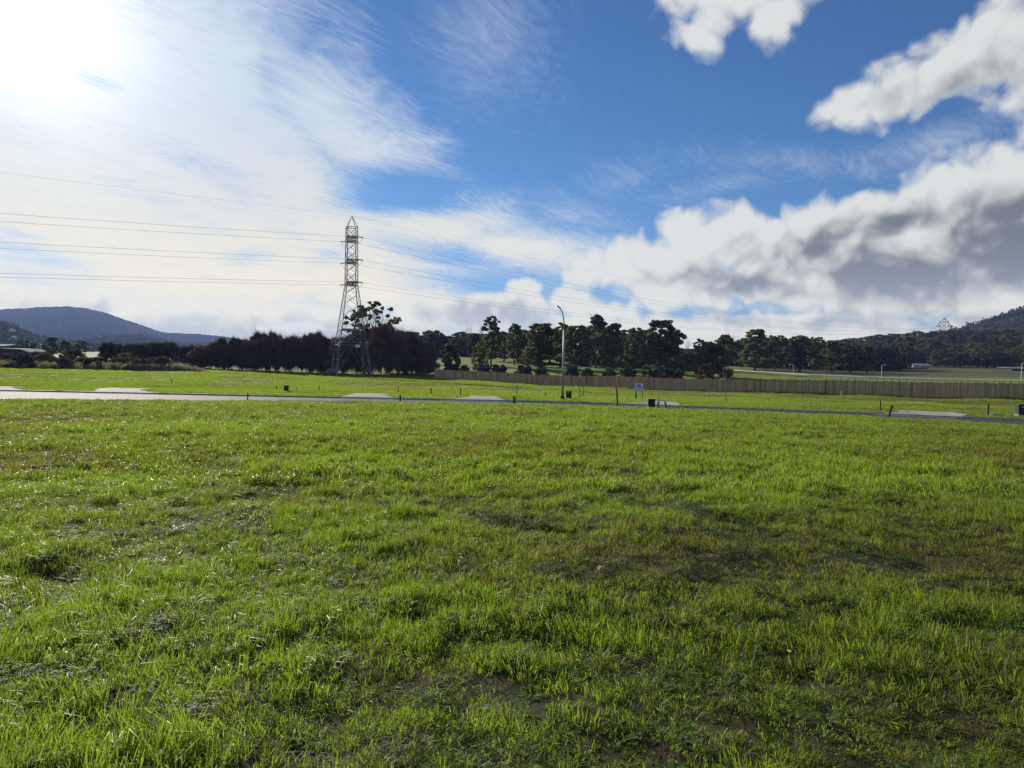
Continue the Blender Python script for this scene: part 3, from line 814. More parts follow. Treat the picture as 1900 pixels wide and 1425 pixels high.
FENCE = [(806, 143), (925, 129), (1043, 117), (1190, 103), (1340, 96), (1500, 90), (1700, 83.5), (1900, 77), (2080, 71.5)]
def verge_grass():
    protos = [tuft_object('tuft_c%d' % k, blades(90, .42, .04, .10 + .02 * k, .010, .020, .45, 400 + k), M['grass']) for k in range(4)]
    X, Y = [], []
    for (y0, y1, dm) in ((40, 75, 7.5), (75, 110, 3.0), (110, 165, 1.5)):
        x, y = wedge(dm, y0, y1, .92, 9.0)
        X.append(x); Y.append(y)
    X, Y = np.concatenate(X), np.concatenate(Y)
    ok = Y > far_y(X) + .25
    for o in [q for q in bpy.data.objects if q.name.startswith('driveway_apron')]:
        vs = np.array([v.co[:] for v in o.data.vertices]); nu = 15
        for a in (0,):
            lo = vs[:nu, 0]; hi = vs[-nu:, 0]
            k = np.clip((Y - far_y(X)) / 5.0, 0, 1.02); depth = vs[-1, 1] - vs[nu - 1, 1]
            kk = np.minimum(1, (Y - far_y(X) + .4) / max(depth, 1) * 1.6) ** .8 if False else np.minimum(1, np.clip((Y - far_y(X) + .4) / max(depth, 1), 0, 1) * 1.6) ** .8
            L_ = lo[0] + (hi[0] - lo[0]) * kk; R_ = lo[-1] + (hi[-1] - lo[-1]) * kk
            ok &= ~((X > L_ - .1) & (X < R_ + .1) & (Y < far_y(X) + depth + .05))
    X, Y = X[ok], Y[ok]
    fp = np.array([(U(a, 720, d).x, d) for a, d in FENCE]); s_ = rng.uniform(0, len(fp) - 1, 1500); i_ = s_.astype(int); f_ = (s_ - i_)[:, None]
    line_ = fp[i_] * (1 - f_) + fp[np.minimum(i_ + 1, len(fp) - 1)] * f_          # taller growth along the foot of the fence
    n_fence = len(line_)
    X = np.concatenate([X, line_[:, 0] + rng.normal(0, .1, n_fence)]); Y = np.concatenate([Y, line_[:, 1] - rng.uniform(.1, .7, n_fence)]); n = len(X)
    big = fnoise(X, Y, 9, 141, 4); mid = fnoise(X, Y, 2.2, 147, 3)
    brown = smooth01(.50, .68, fnoise(X * .35, Y, 3.2, 151, 3)) * (1 - smooth01(95, 130, Y)) * smooth01(1.0, 5.0, Y - far_y(X))
    h = np.clip(.5 + 1.0 * mid - .5 * brown, .3, 2)
    h[-n_fence:] *= rng.uniform(.8, 2.6, n_fence)
    t = np.clip(.62 + (big - .5) * .7 - .55 * brown + rng.normal(0, .06, n), .05, 1)
    s = rng.uniform(.8, 1.2, n) * (1 + .5 * smooth01(70, 140, Y))
    scatter('verge_grass', protos, np.stack([X, Y, ground_z(X, Y)], 1), np.stack([rng.normal(0, .1, n), rng.normal(0, .1, n), rng.uniform(-.9, .9, n)], 1),
            np.stack([s, s, h * (1 + .3 * smooth01(70, 140, Y))], 1), rng.integers(0, 4, n), t, 'sunlit green grass strip between the road and the paling fence', 'grass')
verge_grass()

# ------------------------------------------------------------------ trees
def leaf_cloud_material(name, c1, c2, trans=.25, rough=.55, spec=.35):
    m = bpy.data.materials.new(name); m.use_nodes = True
    b = NB(m.node_tree); p = m.node_tree.nodes['Principled BSDF']; out = m.node_tree.nodes['Material Output']
    f = b.n('ShaderNodeAttribute', attribute_type='GEOMETRY', attribute_name='leaf').outputs['Fac']
    rnd = b.n('ShaderNodeObjectInfo').outputs['Random']
    col = b.mix(b.m('ADD', f, b.m('MULTIPLY_ADD', rnd, .5, -.25), clamp=True), c1, c2)
    b.put(p.inputs['Base Color'], col); p.inputs['Roughness'].default_value = rough; p.inputs['Specular IOR Level'].default_value = spec
    tr = b.n('ShaderNodeBsdfTranslucent'); b.put(tr.inputs[0], b.v('MULTIPLY', col, (1.2, 1.25, .7)))
    mx = b.n('ShaderNodeMixShader'); mx.inputs[0].default_value = trans
    b.put(mx.inputs[1], p.outputs[0]); b.put(mx.inputs[2], tr.outputs[0]); b.put(out.inputs[0], mx.outputs[0])
    return m
M['gum_leaf'] = leaf_cloud_material('gum leaves', (.058, .062, .023), (.165, .168, .056), .5, .6, .25)
M['wattle_leaf'] = leaf_cloud_material('wattle leaves', (.034, .048, .014), (.100, .125, .030), .38)
M['dark_leaf'] = leaf_cloud_material('dark leaves', (.034, .042, .016), (.110, .120, .042), .38)
M['forest_leaf'] = leaf_cloud_material('far forest leaves', (.022, .030, .014), (.055, .064, .026), .2, .95, .02)
M['twig'] = leaf_cloud_material('bare twigs', (.066, .040, .026), (.165, .100, .060), .05, .8, .1)
M['scrub_leaf'] = leaf_cloud_material('scrub', (.060, .062, .026), (.125, .112, .056), .3, .7, .2)
M['russet_leaf'] = leaf_cloud_material('russet scrub', (.070, .042, .022), (.110, .070, .035), .25, .7, .2)
M['grey_scrub'] = leaf_cloud_material('grey scrub', (.060, .048, .038), (.110, .092, .070), .2, .8, .2)
M['dry_leaf'] = leaf_cloud_material('dry seed heads', (.150, .130, .085), (.300, .265, .190), .35, .7, .2)
M['bark'] = material('bark', (.085, .068, .052), .9, .1, color2=(.035, .028, .022), vscale=1.2, stretch=(3, 3, .6))
M['pale_bark'] = material('pale bark', (.20, .175, .145), .85, .15, color2=(.08, .065, .05), vscale=.8, stretch=(3, 3, .5))

def cards(centres, radii, per, size, r_, flat=.6, elong=1.0, up=0.3):
    """leaf sprays spread through clumps: (n,3) centres, (n,) radii"""
    n = len(centres) * per
    c = np.repeat(centres, per, 0); rr = np.repeat(radii, per)
    d = r_.normal(0, 1, (n, 3)); d /= np.linalg.norm(d, axis=1)[:, None]
    q = r_.uniform(0, 1, n) ** .45
    p = c + d * (rr * q)[:, None] * (1, 1, flat)
    nr = d + r_.normal(0, .7, (n, 3)) + (0, 0, up); nr /= np.linalg.norm(nr, axis=1)[:, None]
    a = np.cross(nr, r_.normal(0, 1, (n, 3))); a /= np.linalg.norm(a, axis=1)[:, None]
    b = np.cross(nr, a)
    s = size * r_.uniform(.5, 1.3, n)[:, None]
    a, b = a * s * elong, b * s / elong
    V = np.stack([p - a, p - b * r_.uniform(.5, 1, n)[:, None], p + a * r_.uniform(.6, 1, n)[:, None], p + b], 1).reshape(-1, 3)
    F = np.arange(n * 4).reshape(-1, 4)
    C = np.repeat(np.clip(np.repeat(r_.uniform(0, 1, len(centres)), per) * .6 + r_.uniform(0, .4, n), 0, 1), 4)
    return V, F, C
def crown_mesh(name, parts):
    V = np.concatenate([q[0] for q in parts]); C = np.concatenate([q[2] for q in parts])
    off, F = 0, []
    for q in parts: F.append(q[1] + off); off += len(q[0])
    me = np_mesh(name, V, np.concatenate(F))
    me.attributes.new('leaf', 'FLOAT', 'POINT').data.foreach_set('value', C.astype(np.float32))
    return me

def bend(p, q, r_, k=.08, n=4):
    p, q = np.array(p, float), np.array(q, float); L = np.linalg.norm(q - p)
    return [p + (q - p) * t + (r_.normal(0, k * L, 3) * math.sin(math.pi * t)) for t in np.linspace(0, 1, n)]

TREE = {}
def tree_proto(kind, name, H, W, leafmat, barkmat, seed, clumps, per, card, shape, base=.3, fork=.45, trunk_r=.03, flat=.6, clump_r=.16, stems=1, elong=1.3, gap=0.0, limbs=9, bare=0, spiky=0, space=.5):
    r_ = np.random.default_rng(seed)
    cs, rs = [], []
    k = 0
    while len(cs) < clumps and k < clumps * 40:
        k += 1
        t = r_.uniform(0, 1); R_ = shape(t) * W / 2
        a = r_.uniform(0, 2 * np.pi); q = np.sqrt(r_.uniform(gap, 1)) * R_
        z = (base + (1 - base) * t) * H
        cr = clump_r * W * r_.uniform(.6, 1.25) * (1.0 - .35 * t)
        p = np.array([q * np.cos(a), q * np.sin(a), min(z, H - cr * flat)])
        if any(np.linalg.norm((p - c) * (1, 1, 1.5)) < space * (cr + rr) for c, rr in zip(cs, rs)): continue
        cs.append(p); rs.append(cr)
    cs, rs = np.array(cs), np.array(rs)
    root = empty(name, (0, 0, 0))
    mb = MB()
    for s in range(stems):
        off = r_.normal(0, .10 * W if stems > 1 else 0, 2)
        top = np.array([off[0] * 1.8 + r_.normal(0, .03) * W, off[1] * 1.8 + r_.normal(0, .03) * W, H * fork])
        pts = bend((off[0], off[1], -.4), top, r_, .04, 5)
        r0 = trunk_r * H / math.sqrt(stems)
        mb.tube(pts, list(np.linspace(r0, r0 * .6, 5)), 6)
        order = r_.permutation(len(cs))[:max(2, limbs // stems)]
        for j in order:
            st = pts[-1] if r_.uniform() < .6 else pts[-2]
            bp = bend(st, cs[j] + (0, 0, -rs[j] * .2), r_, .10, 4)
            mb.tube(bp, list(np.linspace(r0 * .5, r0 * .12, 4)), 4)
            for _ in range(2):
                j2 = int(r_.integers(len(cs)))
                if np.linalg.norm(cs[j2] - cs[j]) < W * .45:
                    mb.tube(bend(bp[2], cs[j2], r_, .1, 3), list(np.linspace(r0 * .25, r0 * .08, 3)), 3)
        for _ in range(bare):
            a = r_.uniform(0, 6.28); e = pts[-1] + np.array([math.cos(a) * W * .3, math.sin(a) * W * .3, H * r_.uniform(.25, .5)])
            bp = bend(pts[-1], e, r_, .12, 4); mb.tube(bp, list(np.linspace(r0 * .4, r0 * .1, 4)), 4)
            for _ in range(3):
                mb.tube(bend(bp[2], bp[3] + r_.normal(0, H * .07, 3), r_, .1, 3), [r0 * .15, r0 * .1, r0 * .05], 3)
    mb.build('trunk', barkmat, root, smooth=True)
    if per:
        r_ = np.random.default_rng(seed + 900)
        parts = [cards(cs, rs, per, card, r_, flat, elong)]
        ns = len(cs) * 2; pk = r_.integers(0, len(cs), ns); dd = r_.normal(0, 1, (ns, 3)); dd /= np.linalg.norm(dd, axis=1)[:, None]
        sat = cs[pk] + dd * rs[pk][:, None] * (1.15, 1.15, .75)
        sat[:, 2] = np.minimum(sat[:, 2], H)
        parts.append(cards(sat, rs[pk] * .36, max(8, per // 4), card * .85, r_, flat, elong))
        if spiky:                                    # loose twigs that stand out all round
            parts.append(cards(cs[pk] + dd * rs[pk][:, None] * (1, 1, .9), rs[pk] * 1.15, spiky, card * .95, r_, 1.4, 5.5))
        link('crown', crown_mesh(name + '_crown', parts), root, mat=leafmat)
    TREE[kind] = (root, H, W)
    root['proto'] = 1
    return root
dome = lambda t: math.sqrt(max(0, 1 - (t * 1.02 - .12) ** 2)) if t > .12 else .75 + t
umb = lambda t: (.35 + 1.1 * t) if t < .6 else max(.12, 1.0 - ((t - .6) / .4) ** 2.2 * .85)
tall = lambda t: .55 + .55 * math.sin(min(1, t * 1.25) * math.pi) * .85 if t < .8 else .55 * (1 - (t - .8) / .2 * .7)
layer = lambda t: (.78 + .22 * math.sin(t * 7 + 1)) * (1 - max(0, t - .6) / .4 * .7)
box_ = lambda t: .95 if t < .7 else .95 - (t - .7) * 1.2
tree_proto('gum_open', 'gum_tree', 14, 12, M['gum_leaf'], M['pale_bark'], 1, 120, 60, .22, umb, .30, .34, .020, .55, .060, gap=.1, limbs=46, space=.34)
tree_proto('gum_broad', 'gum_tree', 13, 10, M['gum_leaf'], M['bark'], 2, 95, 95, .26, dome, .16, .45, .022, .6, .10, limbs=18)
tree_proto('gum_broad2', 'gum_tree', 13, 9, M['gum_leaf'], M['bark'], 3, 95, 95, .26, layer, .12, .5, .022, .55, .105, limbs=18)
tree_proto('gum_tall', 'gum_tree', 15, 7, M['gum_leaf'], M['pale_bark'], 4, 72, 100, .26, tall, .22, .55, .018, .6, .14, gap=.1, limbs=18, bare=2)
tree_proto('gum_tall2', 'gum_tree', 15, 6, M['gum_leaf'], M['bark'], 5, 66, 100, .26, umb, .18, .55, .018, .6, .14, gap=.1, limbs=16)
tree_proto('wattle', 'wattle_tree', 6.5, 6, M['wattle_leaf'], M['bark'], 6, 46, 110, .22, dome, .12, .35, .022, .75, .14, limbs=8)
tree_proto('dense', 'evergreen_tree', 11, 8, M['dark_leaf'], M['bark'], 7, 58, 100, .36, dome, .08, .4, .022, .7, .13, limbs=4)
tree_proto('dense2', 'evergreen_tree', 12, 6.5, M['dark_leaf'], M['bark'], 8, 54, 100, .36, layer, .08, .5, .02, .7, .15, limbs=4)
tree_proto('haw', 'hawthorn_tree', 7, 5, M['twig'], M['bark'], 9, 50, 90, .24, box_, .16, .3, .018, .9, .14, stems=3, elong=2.6, limbs=8, spiky=44)
tree_proto('haw2', 'hawthorn_tree', 7, 5.5, M['twig'], M['bark'], 10, 50, 90, .24, dome, .20, .3, .018, .9, .14, stems=2, elong=2.6, limbs=8, spiky=44)
tree_proto('dead', 'dead_tree', 12, 5, None, M['pale_bark'], 11, 14, 0, .3, umb, .4, .5, .013, limbs=12, bare=7)
tree_proto('shrub', 'shrub', 2.2, 3.2, M['scrub_leaf'], M['bark'], 12, 26, 80, .13, dome, .05, .2, .02, .8, .17, stems=3, limbs=5)
tree_proto('shrub2', 'shrub', 2.4, 3.0, M['russet_leaf'], M['bark'], 13, 24, 90, .15, dome, .05, .2, .02, .8, .17, stems=3, elong=2.2, limbs=5)
tree_proto('shrub3', 'shrub', 2.4, 3.4, M['grey_scrub'], M['bark'], 14, 26, 90, .15, dome, .05, .2, .02, .8, .17, stems=3, elong=2.2, limbs=5)

used = set()
trng = random.Random(5)
def plant(kind, x, y, H, W, label, cat='tree', group=None, z=None, rz=None, sink=.1):
    root, h0, w0 = TREE[kind]
    if kind not in used:
        o = root; used.add(kind); del o['proto']
    else:
        o = root.copy(); COL.objects.link(o)
        for ch in root.children:
            c = ch.copy(); c.parent = o; COL.objects.link(c)
    o.location = (x, y, (float(ground_z(x, y)) if z is None else z) - sink)
    o.rotation_euler = (0, 0, trng.uniform(0, 6.28) if rz is None else rz)
    s = W / w0
    o.scale = (s * trng.uniform(.93, 1.07), s * trng.uniform(.93, 1.07), H / h0)
    for k in ('group',):
        if k in o.keys(): del o[k]
    return tag(o, label, cat, group)
def plant_px(kind, px, ptop, D, wpx, label, cat='tree', group=None, pbase=None, rz=None, z=None):
    x = U(px, 660, D).x
    zb = float(ground_z(x, D)) if z is None else z
    if pbase is not None: zb = U(px, pbase, D).z
    H = U(px, ptop, D).z - zb
    return plant(kind, U(px, ptop, D).x, D, max(H, .6), wpx / F_PX * D, label, cat, group, z=zb, rz=rz)

ORD = 'first second third fourth fifth sixth seventh eighth ninth tenth eleventh twelfth'.split()
# the trees one can tell apart, left to right
plant_px('gum_broad', 50, 631, 235, 40, 'small spreading dark tree at the far left, in front of the wooded spur', group=None)
plant_px('gum_tall', 97, 624, 240, 34, 'tall airy gum tree in the left background, taller of the far left trees')
plant_px('dense', 122, 632, 238, 24, 'dense dark tree just right of the tall airy gum at the far left')
plant_px('gum_tall2', 150, 630, 235, 28, 'slim gum tree at the far left, right of the dense dark tree')
plant_px('gum_open', 206, 637, 250, 26, 'low gum tree behind the left bare bushes, below the blue mountain')
plant_px('gum_tall2', 331, 640, 240, 16, 'thin tree at the left end of the long dark hedge')
plant_px('gum_open', 690, 559, 182, 104, 'tall gum tree with open umbrella crown right behind the lattice pylon', rz=1.0)
plant_px('wattle', 838, 637, 150, 44, 'round light green wattle tree behind the left end of the paling fence')
plant_px('gum_broad', 892, 634, 165, 38, 'small gum tree with a leaning trunk behind the paling fence, right of the wattle')
plant_px('gum_tall2', 914, 586, 200, 42, 'tall narrow gum with a knobbly top, left of the street lamp')
plant_px('gum_tall', 956, 600, 205, 40, 'pointed gum tree between the knobbly tall gum and the broad gum by the lamp')
plant_px('gum_broad2', 1003, 600, 178, 86, 'broad gum tree just left of the street lamp, its trunk rising from the lit paddock')
plant_px('gum_tall2', 1042, 598, 190, 40, 'slender gum directly behind the street lamp')
plant_px('gum_broad', 1068, 604, 182, 60, 'wide gum tree just right of the street lamp')
plant_px('gum_tall', 1108, 583, 192, 58, 'tallest ragged gum right of the street lamp, with sky showing through its top')
plant_px('gum_broad2', 1140, 600, 188, 56, 'dense dark gum leaning against the tallest ragged gum')
plant_px('gum_broad', 1180, 608, 190, 52, 'dark gum behind the white sign board')
plant_px('gum_broad2', 1226, 594, 180, 92, 'large tiered gum behind the green cabinet, with a pointed top')
plant_px('dead', 1276, 627, 215, 20, 'leafless dead tree in the gap right of the large tiered gum')
plant_px('gum_tall2', 1298, 628, 210, 30, 'small gum just right of the gap with the dead tree')
plant_px('wattle', 1320, 637, 168, 60, 'rounded dark green tree at the left end of the white guard rail')
plant_px('gum_tall', 1346, 620, 205, 44, 'gum with bare upper twigs behind the rounded tree by the guard rail')
plant_px('dead', 1352, 612, 208, 26, 'bare twiggy dead tree sticking up behind the rounded tree')
plant_px('gum_broad2', 1402, 611, 232, 74, 'tallest gum of the row above the white guard rail')
for px, top, w, lab in ((1440, 622, 54, 'second'), (1484, 622, 56, 'third'), (1515, 625, 44, 'fourth'), (1546, 632, 44, 'fifth'), (1580, 637, 42, 'sixth'), (1612, 642, 40, 'seventh')):
    plant_px(['gum_broad', 'gum_broad2', 'gum_tall2'][px % 3], px, top, 236 + px % 7, w, 'dark gum standing %s from the left in the row above the white guard rail' % lab)
plant_px('gum_broad', 1679, 640, 262, 26, 'lone round tree in front of the far pale-roofed buildings, on the right')
plant_px('gum_broad2', 1420, 655, 236, 30, 'low bushy gum at the foot of the tallest gum above the guard rail')
plant_px('dense', 753, 622, 225, 40, 'dark round-topped tree just right of the pylon gum')

for k, (px, top, w) in enumerate(((935, 622, 60), (975, 618, 62), (1022, 612, 70), (1052, 606, 60), (1088, 604, 66), (1120, 604, 60), (1160, 612, 64), (1200, 612, 70), (1250, 612, 56))):
    plant_px(trng.choice(['gum_broad', 'gum_broad2', 'dense']), px, top, trng.uniform(212, 236), w, 'dark gum behind the nearer gums around the street lamp, %s of nine from the left' % ORD[k], 'tree', 'gums that fill the middle stand')
# shrubs behind the fence
for k, (px, top, w, kind) in enumerate(((862, 677, 22, 'shrub3'), (898, 676, 30, 'shrub3'), (925, 676, 32, 'shrub3'), (972, 677, 32, 'shrub3'), (1005, 682, 26, 'shrub3'), (1060, 676, 26, 'shrub3'), (1092, 682, 26, 'shrub'), (1130, 684, 30, 'shrub3'), (1165, 680, 30, 'shrub3'), (1215, 676, 60, 'shrub'), (1250, 684, 40, 'shrub3'), (1350, 682, 30, 'shrub'))):
    plant_px(kind, px, top, 146 - .04 * (px - 860) + 8, w, 'low greyish leafless shrub along the back of the paling fence, %s from the left' % ORD[k], 'shrub', 'shrubs behind the paling fence')
plant_px('shrub2', 1312, 674, 152, 30, 'reddish brown shrub in front of the rounded tree behind the paling fence', 'shrub')
for k, (px, top, w) in enumerate(((1653, 681, 18), (1690, 683, 26), (1712, 684, 20))):
    plant_px('shrub2', px, top, 300, w, 'russet shrub in front of the far pale-roofed buildings, %s from the left' % ORD[k], 'shrub', 'russet shrubs by the far buildings')

for px in range(1075, 1300, 9):
    plant_px(trng.choice(['dense', 'shrub', 'gum_broad', 'shrub']), px + trng.uniform(-3, 3), trng.uniform(654, 676), trng.uniform(188, 215), trng.uniform(22, 34), 'low bushy tree in the shade under the gums right of the street lamp', 'tree', 'understorey trees under the middle gums')
# dark bare hawthorn hedge behind the pylon
hx = np.array([345, 370, 420, 480, 520, 560, 600, 640, 665, 690, 720, 750, 775, 800]); ht = np.array([644, 640, 632, 626, 622, 621, 626, 625, 618, 613, 611, 618, 632, 644])
px = 346
k = 0
while px < 806:
    top = float(np.interp(px, hx, ht)) + trng.uniform(-5, 10)
    plant_px(['haw', 'haw2'][k % 2], px, top, trng.uniform(155, 169), trng.uniform(24, 50), 'bare dark hawthorn standing in the long hedge behind the lattice pylon', 'tree', 'hawthorns of the long dark hedge')
    px += trng.uniform(9, 13); k += 1
# bushes on the left, and the scrub bank along the far side of the verge
px = 200
while px < 322:
    plant_px(['haw', 'haw2'][k % 2], px, trng.uniform(636, 642), trng.uniform(150, 158), trng.uniform(26, 34), 'bare reddish bush in the low clump left of the long dark hedge', 'bush', 'bare bushes of the left clump', pbase=672)
    px += trng.uniform(12, 17); k += 1
px = -90
while px < 345:
    top = 668 + trng.uniform(-7, 6) - (8 if trng.random() < .2 else 0)
    plant_px(trng.choice(['shrub', 'shrub', 'shrub2', 'shrub3', 'shrub']), px, min(top, 682), trng.uniform(121, 136), trng.uniform(22, 44), 'scrubby olive brown bush in the rough bank beyond the left verge', 'bush', 'bushes of the left scrub bank')
    px += trng.uniform(6, 10)
for k, (px_, top, w) in enumerate(((12, 655, 30), (70, 652, 34), (88, 650, 26), (140, 646, 34))):
    plant_px('shrub2', px_, top, 142, w, 'rust coloured bush rising out of the left scrub bank, %s from the left' % ORD[k], 'bush', 'rust coloured bushes on the left', pbase=680)

# pale dry grass heads on the bank
def dry_grass():
    r_ = np.random.default_rng(77); n = 900
    px_ = np.concatenate([r_.uniform(-60, 380, n // 2), r_.uniform(200, 365, n // 2)])
    c = []
    for p in px_:
        D = r_.uniform(119, 128); q = U(p, 680, D); c.append((q.x, D, float(ground_z(q.x, D)) + r_.uniform(.2, .9) * (1 - max(0, (p - 330) / 60))))
    V, F, C = cards(np.array(c), np.full(n, .45), 26, .17, r_, 1.2, 2.6)
    o = link('dry_grass', crown_mesh('dry_grass', [(V, F, C)]), mat=M['dry_leaf'])
    tag(o, 'pale dry grass heads along the scrub bank on the left', 'dry grass', kind='stuff')
dry_grass()

# closed wood behind the named trees
bx = [735, 760, 780, 800, 825, 845, 865, 890, 930, 985, 1030, 1075, 1150, 1200, 1245, 1262, 1280, 1300, 1330, 1390, 1450, 1500, 1560, 1640, 1700]
bt = [622, 616, 622, 612, 618, 622, 615, 618, 616, 612, 613, 612, 615, 618, 630, 652, 655, 640, 630, 626, 628, 630, 638, 643, 640]
px = 728
while px < 1660:
    D = trng.uniform(268, 305)
    top = float(np.interp(px, bx, bt)) + trng.uniform(-3, 6)
    plant_px(trng.choice(['dense', 'dense2', 'dense', 'dense2', 'gum_broad', 'gum_tall2']), px, top, D, trng.uniform(34, 54), 'dark tree in the closed wood behind the paddock and the nearer gums', 'tree', 'trees of the closed wood in the middle distance')
    px += trng.uniform(7, 11)
plant_px('dead', 868, 601, 262, 22, 'bare grey dead tree poking out of the wood left of the knobbly gum')
plant_px('dead', 893, 598, 258, 16, 'thin leafless tree top just left of the knobbly gum')
plant_px('dead', 775, 616, 258, 16, 'short leafless tree top in the wood right of the pylon gum')

# eucalypts that cover the right hill
sk = lambda p: float(np.interp(p, [1480, 1500, 1560, 1600, 1640, 1690, 1730, 1770, 1800, 1850, 1900, 2000, 2200], [640, 634, 628, 622, 617, 614, 611, 610, 612, 611, 608, 602, 596]))
for band, (d0, d1, lo, hi, step, w0, w1) in enumerate(((500, 560, 0.0, 5, 10, 24, 36), (430, 490, 9, 17, 11, 28, 42), (360, 420, 20, 31, 12, 34, 50), (315, 350, 32, 46, 14, 36, 54), (290, 315, 46, 56, 16, 36, 54))):
    px = 1480 + band * 3
    while px < 2060:
        D = trng.uniform(d0, d1); top = sk(px) + trng.uniform(lo, hi)
        z0 = U(px, top + trng.uniform(44, 54) * 480 / D * .8, D).z
        q = abs(D - 520) / (120.0 if D < 520 else 200.0)
        hz = U(px, float(np.interp(px, [1400, 1500, 1560, 1620, 1700, 1760, 1830, 1900, 2100], [660, 651, 644, 636, 627, 625, 622, 618, 612])), 520).z
        z0 = -2 + (hz + 2) * max(0, 1 - q) ** 1.15 - .5
        if band == 2: z0 = U(px, 676, D).z
        if band > 2: z0 = U(px, 684 if px < 1640 else 681, D).z
        if not (band > 2 and 1634 < px < 1738) and not (band == 4 and px > 1700):
            plant_px(trng.choice(['gum_broad', 'gum_broad2', 'gum_tall2', 'gum_broad', 'gum_tall', 'dense']), px, top, D, trng.uniform(w0, w1), 'gum tree in the dense forest that covers the right hillside', 'tree', 'gum trees of the right hillside forest', z=z0)
        px += trng.uniform(step * .8, step * 1.3)
# fainter crowns along the higher hill behind, and on the left ridges
for px in np.arange(1782, 2040, 7.5):
    D = 1010; top = float(np.interp(px, [1780, 1810, 1835, 1862, 1900, 1960, 2040], [609, 601, 590, 581, 571, 554, 545])) + trng.uniform(-1, 3)
    plant_px(trng.choice(['gum_broad', 'gum_tall2', 'gum_broad2']), px, top, D, trng.uniform(12, 18), 'tiny tree on the skyline of the higher hill at the right edge', 'tree', 'skyline trees of the higher right hill', z=U(px, top + 14, D).z)
for px in np.arange(-60, 60, 6.5):
    D = 1085; top = float(np.interp(px, [-150, -40, 0, 18, 34, 48, 66], [582, 589, 595, 600, 607, 617, 625])) + trng.uniform(-1, 3)
    plant_px(trng.choice(['gum_broad', 'gum_tall2', 'dense']), px, top, D, trng.uniform(9, 14), 'tiny tree on the wooded spur at the left edge, below the mountain', 'tree', 'trees of the left spur', z=U(px, top + 10, D).z)
def cover(hill_obj, V, n, r0, per, card, keep, label, seed):
    r_ = np.random.default_rng(seed); V = V[keep(V)]
    P = V[r_.integers(0, len(V), n)] + r_.normal(0, 1, (n, 3)) * (4, 3, 0) + (0, 0, r0 * .5)
    rad = r0 * r_.uniform(.6, 1.3, n)
    o = link('forest', crown_mesh('forest', [cards(P, rad, per, card, r_, .85, 1.2)]), mat=M['forest_leaf'])
    tag(o, label, 'forest', kind='stuff')
cover(*HILLS[6], 2600, 4.6, 12, 2.0, lambda V: V[:, 0] > 300, 'unbroken tree cover on the higher hill at the right edge', 51)
cover(*HILLS[5], 1500, 2.6, 14, 1.1, lambda V: V[:, 2] > 1.0, 'unbroken tree cover on the lower right hillside', 52)
cover(*HILLS[2], 1500, 4.0, 10, 2.2, lambda V: V[:, 2] > 2.0, 'tree cover on the wooded spur at the left edge', 53)
cover(*HILLS[1], 1400, 5.0, 9, 3.0, lambda V: V[:, 2] > 0.0, 'tree cover on the low ridge in front of the blue mountain', 54)
for root, h, w in TREE.values():
    if 'proto' in root.keys():
        for ch in list(root.children): bpy.data.objects.remove(ch)
        bpy.data.objects.remove(root)

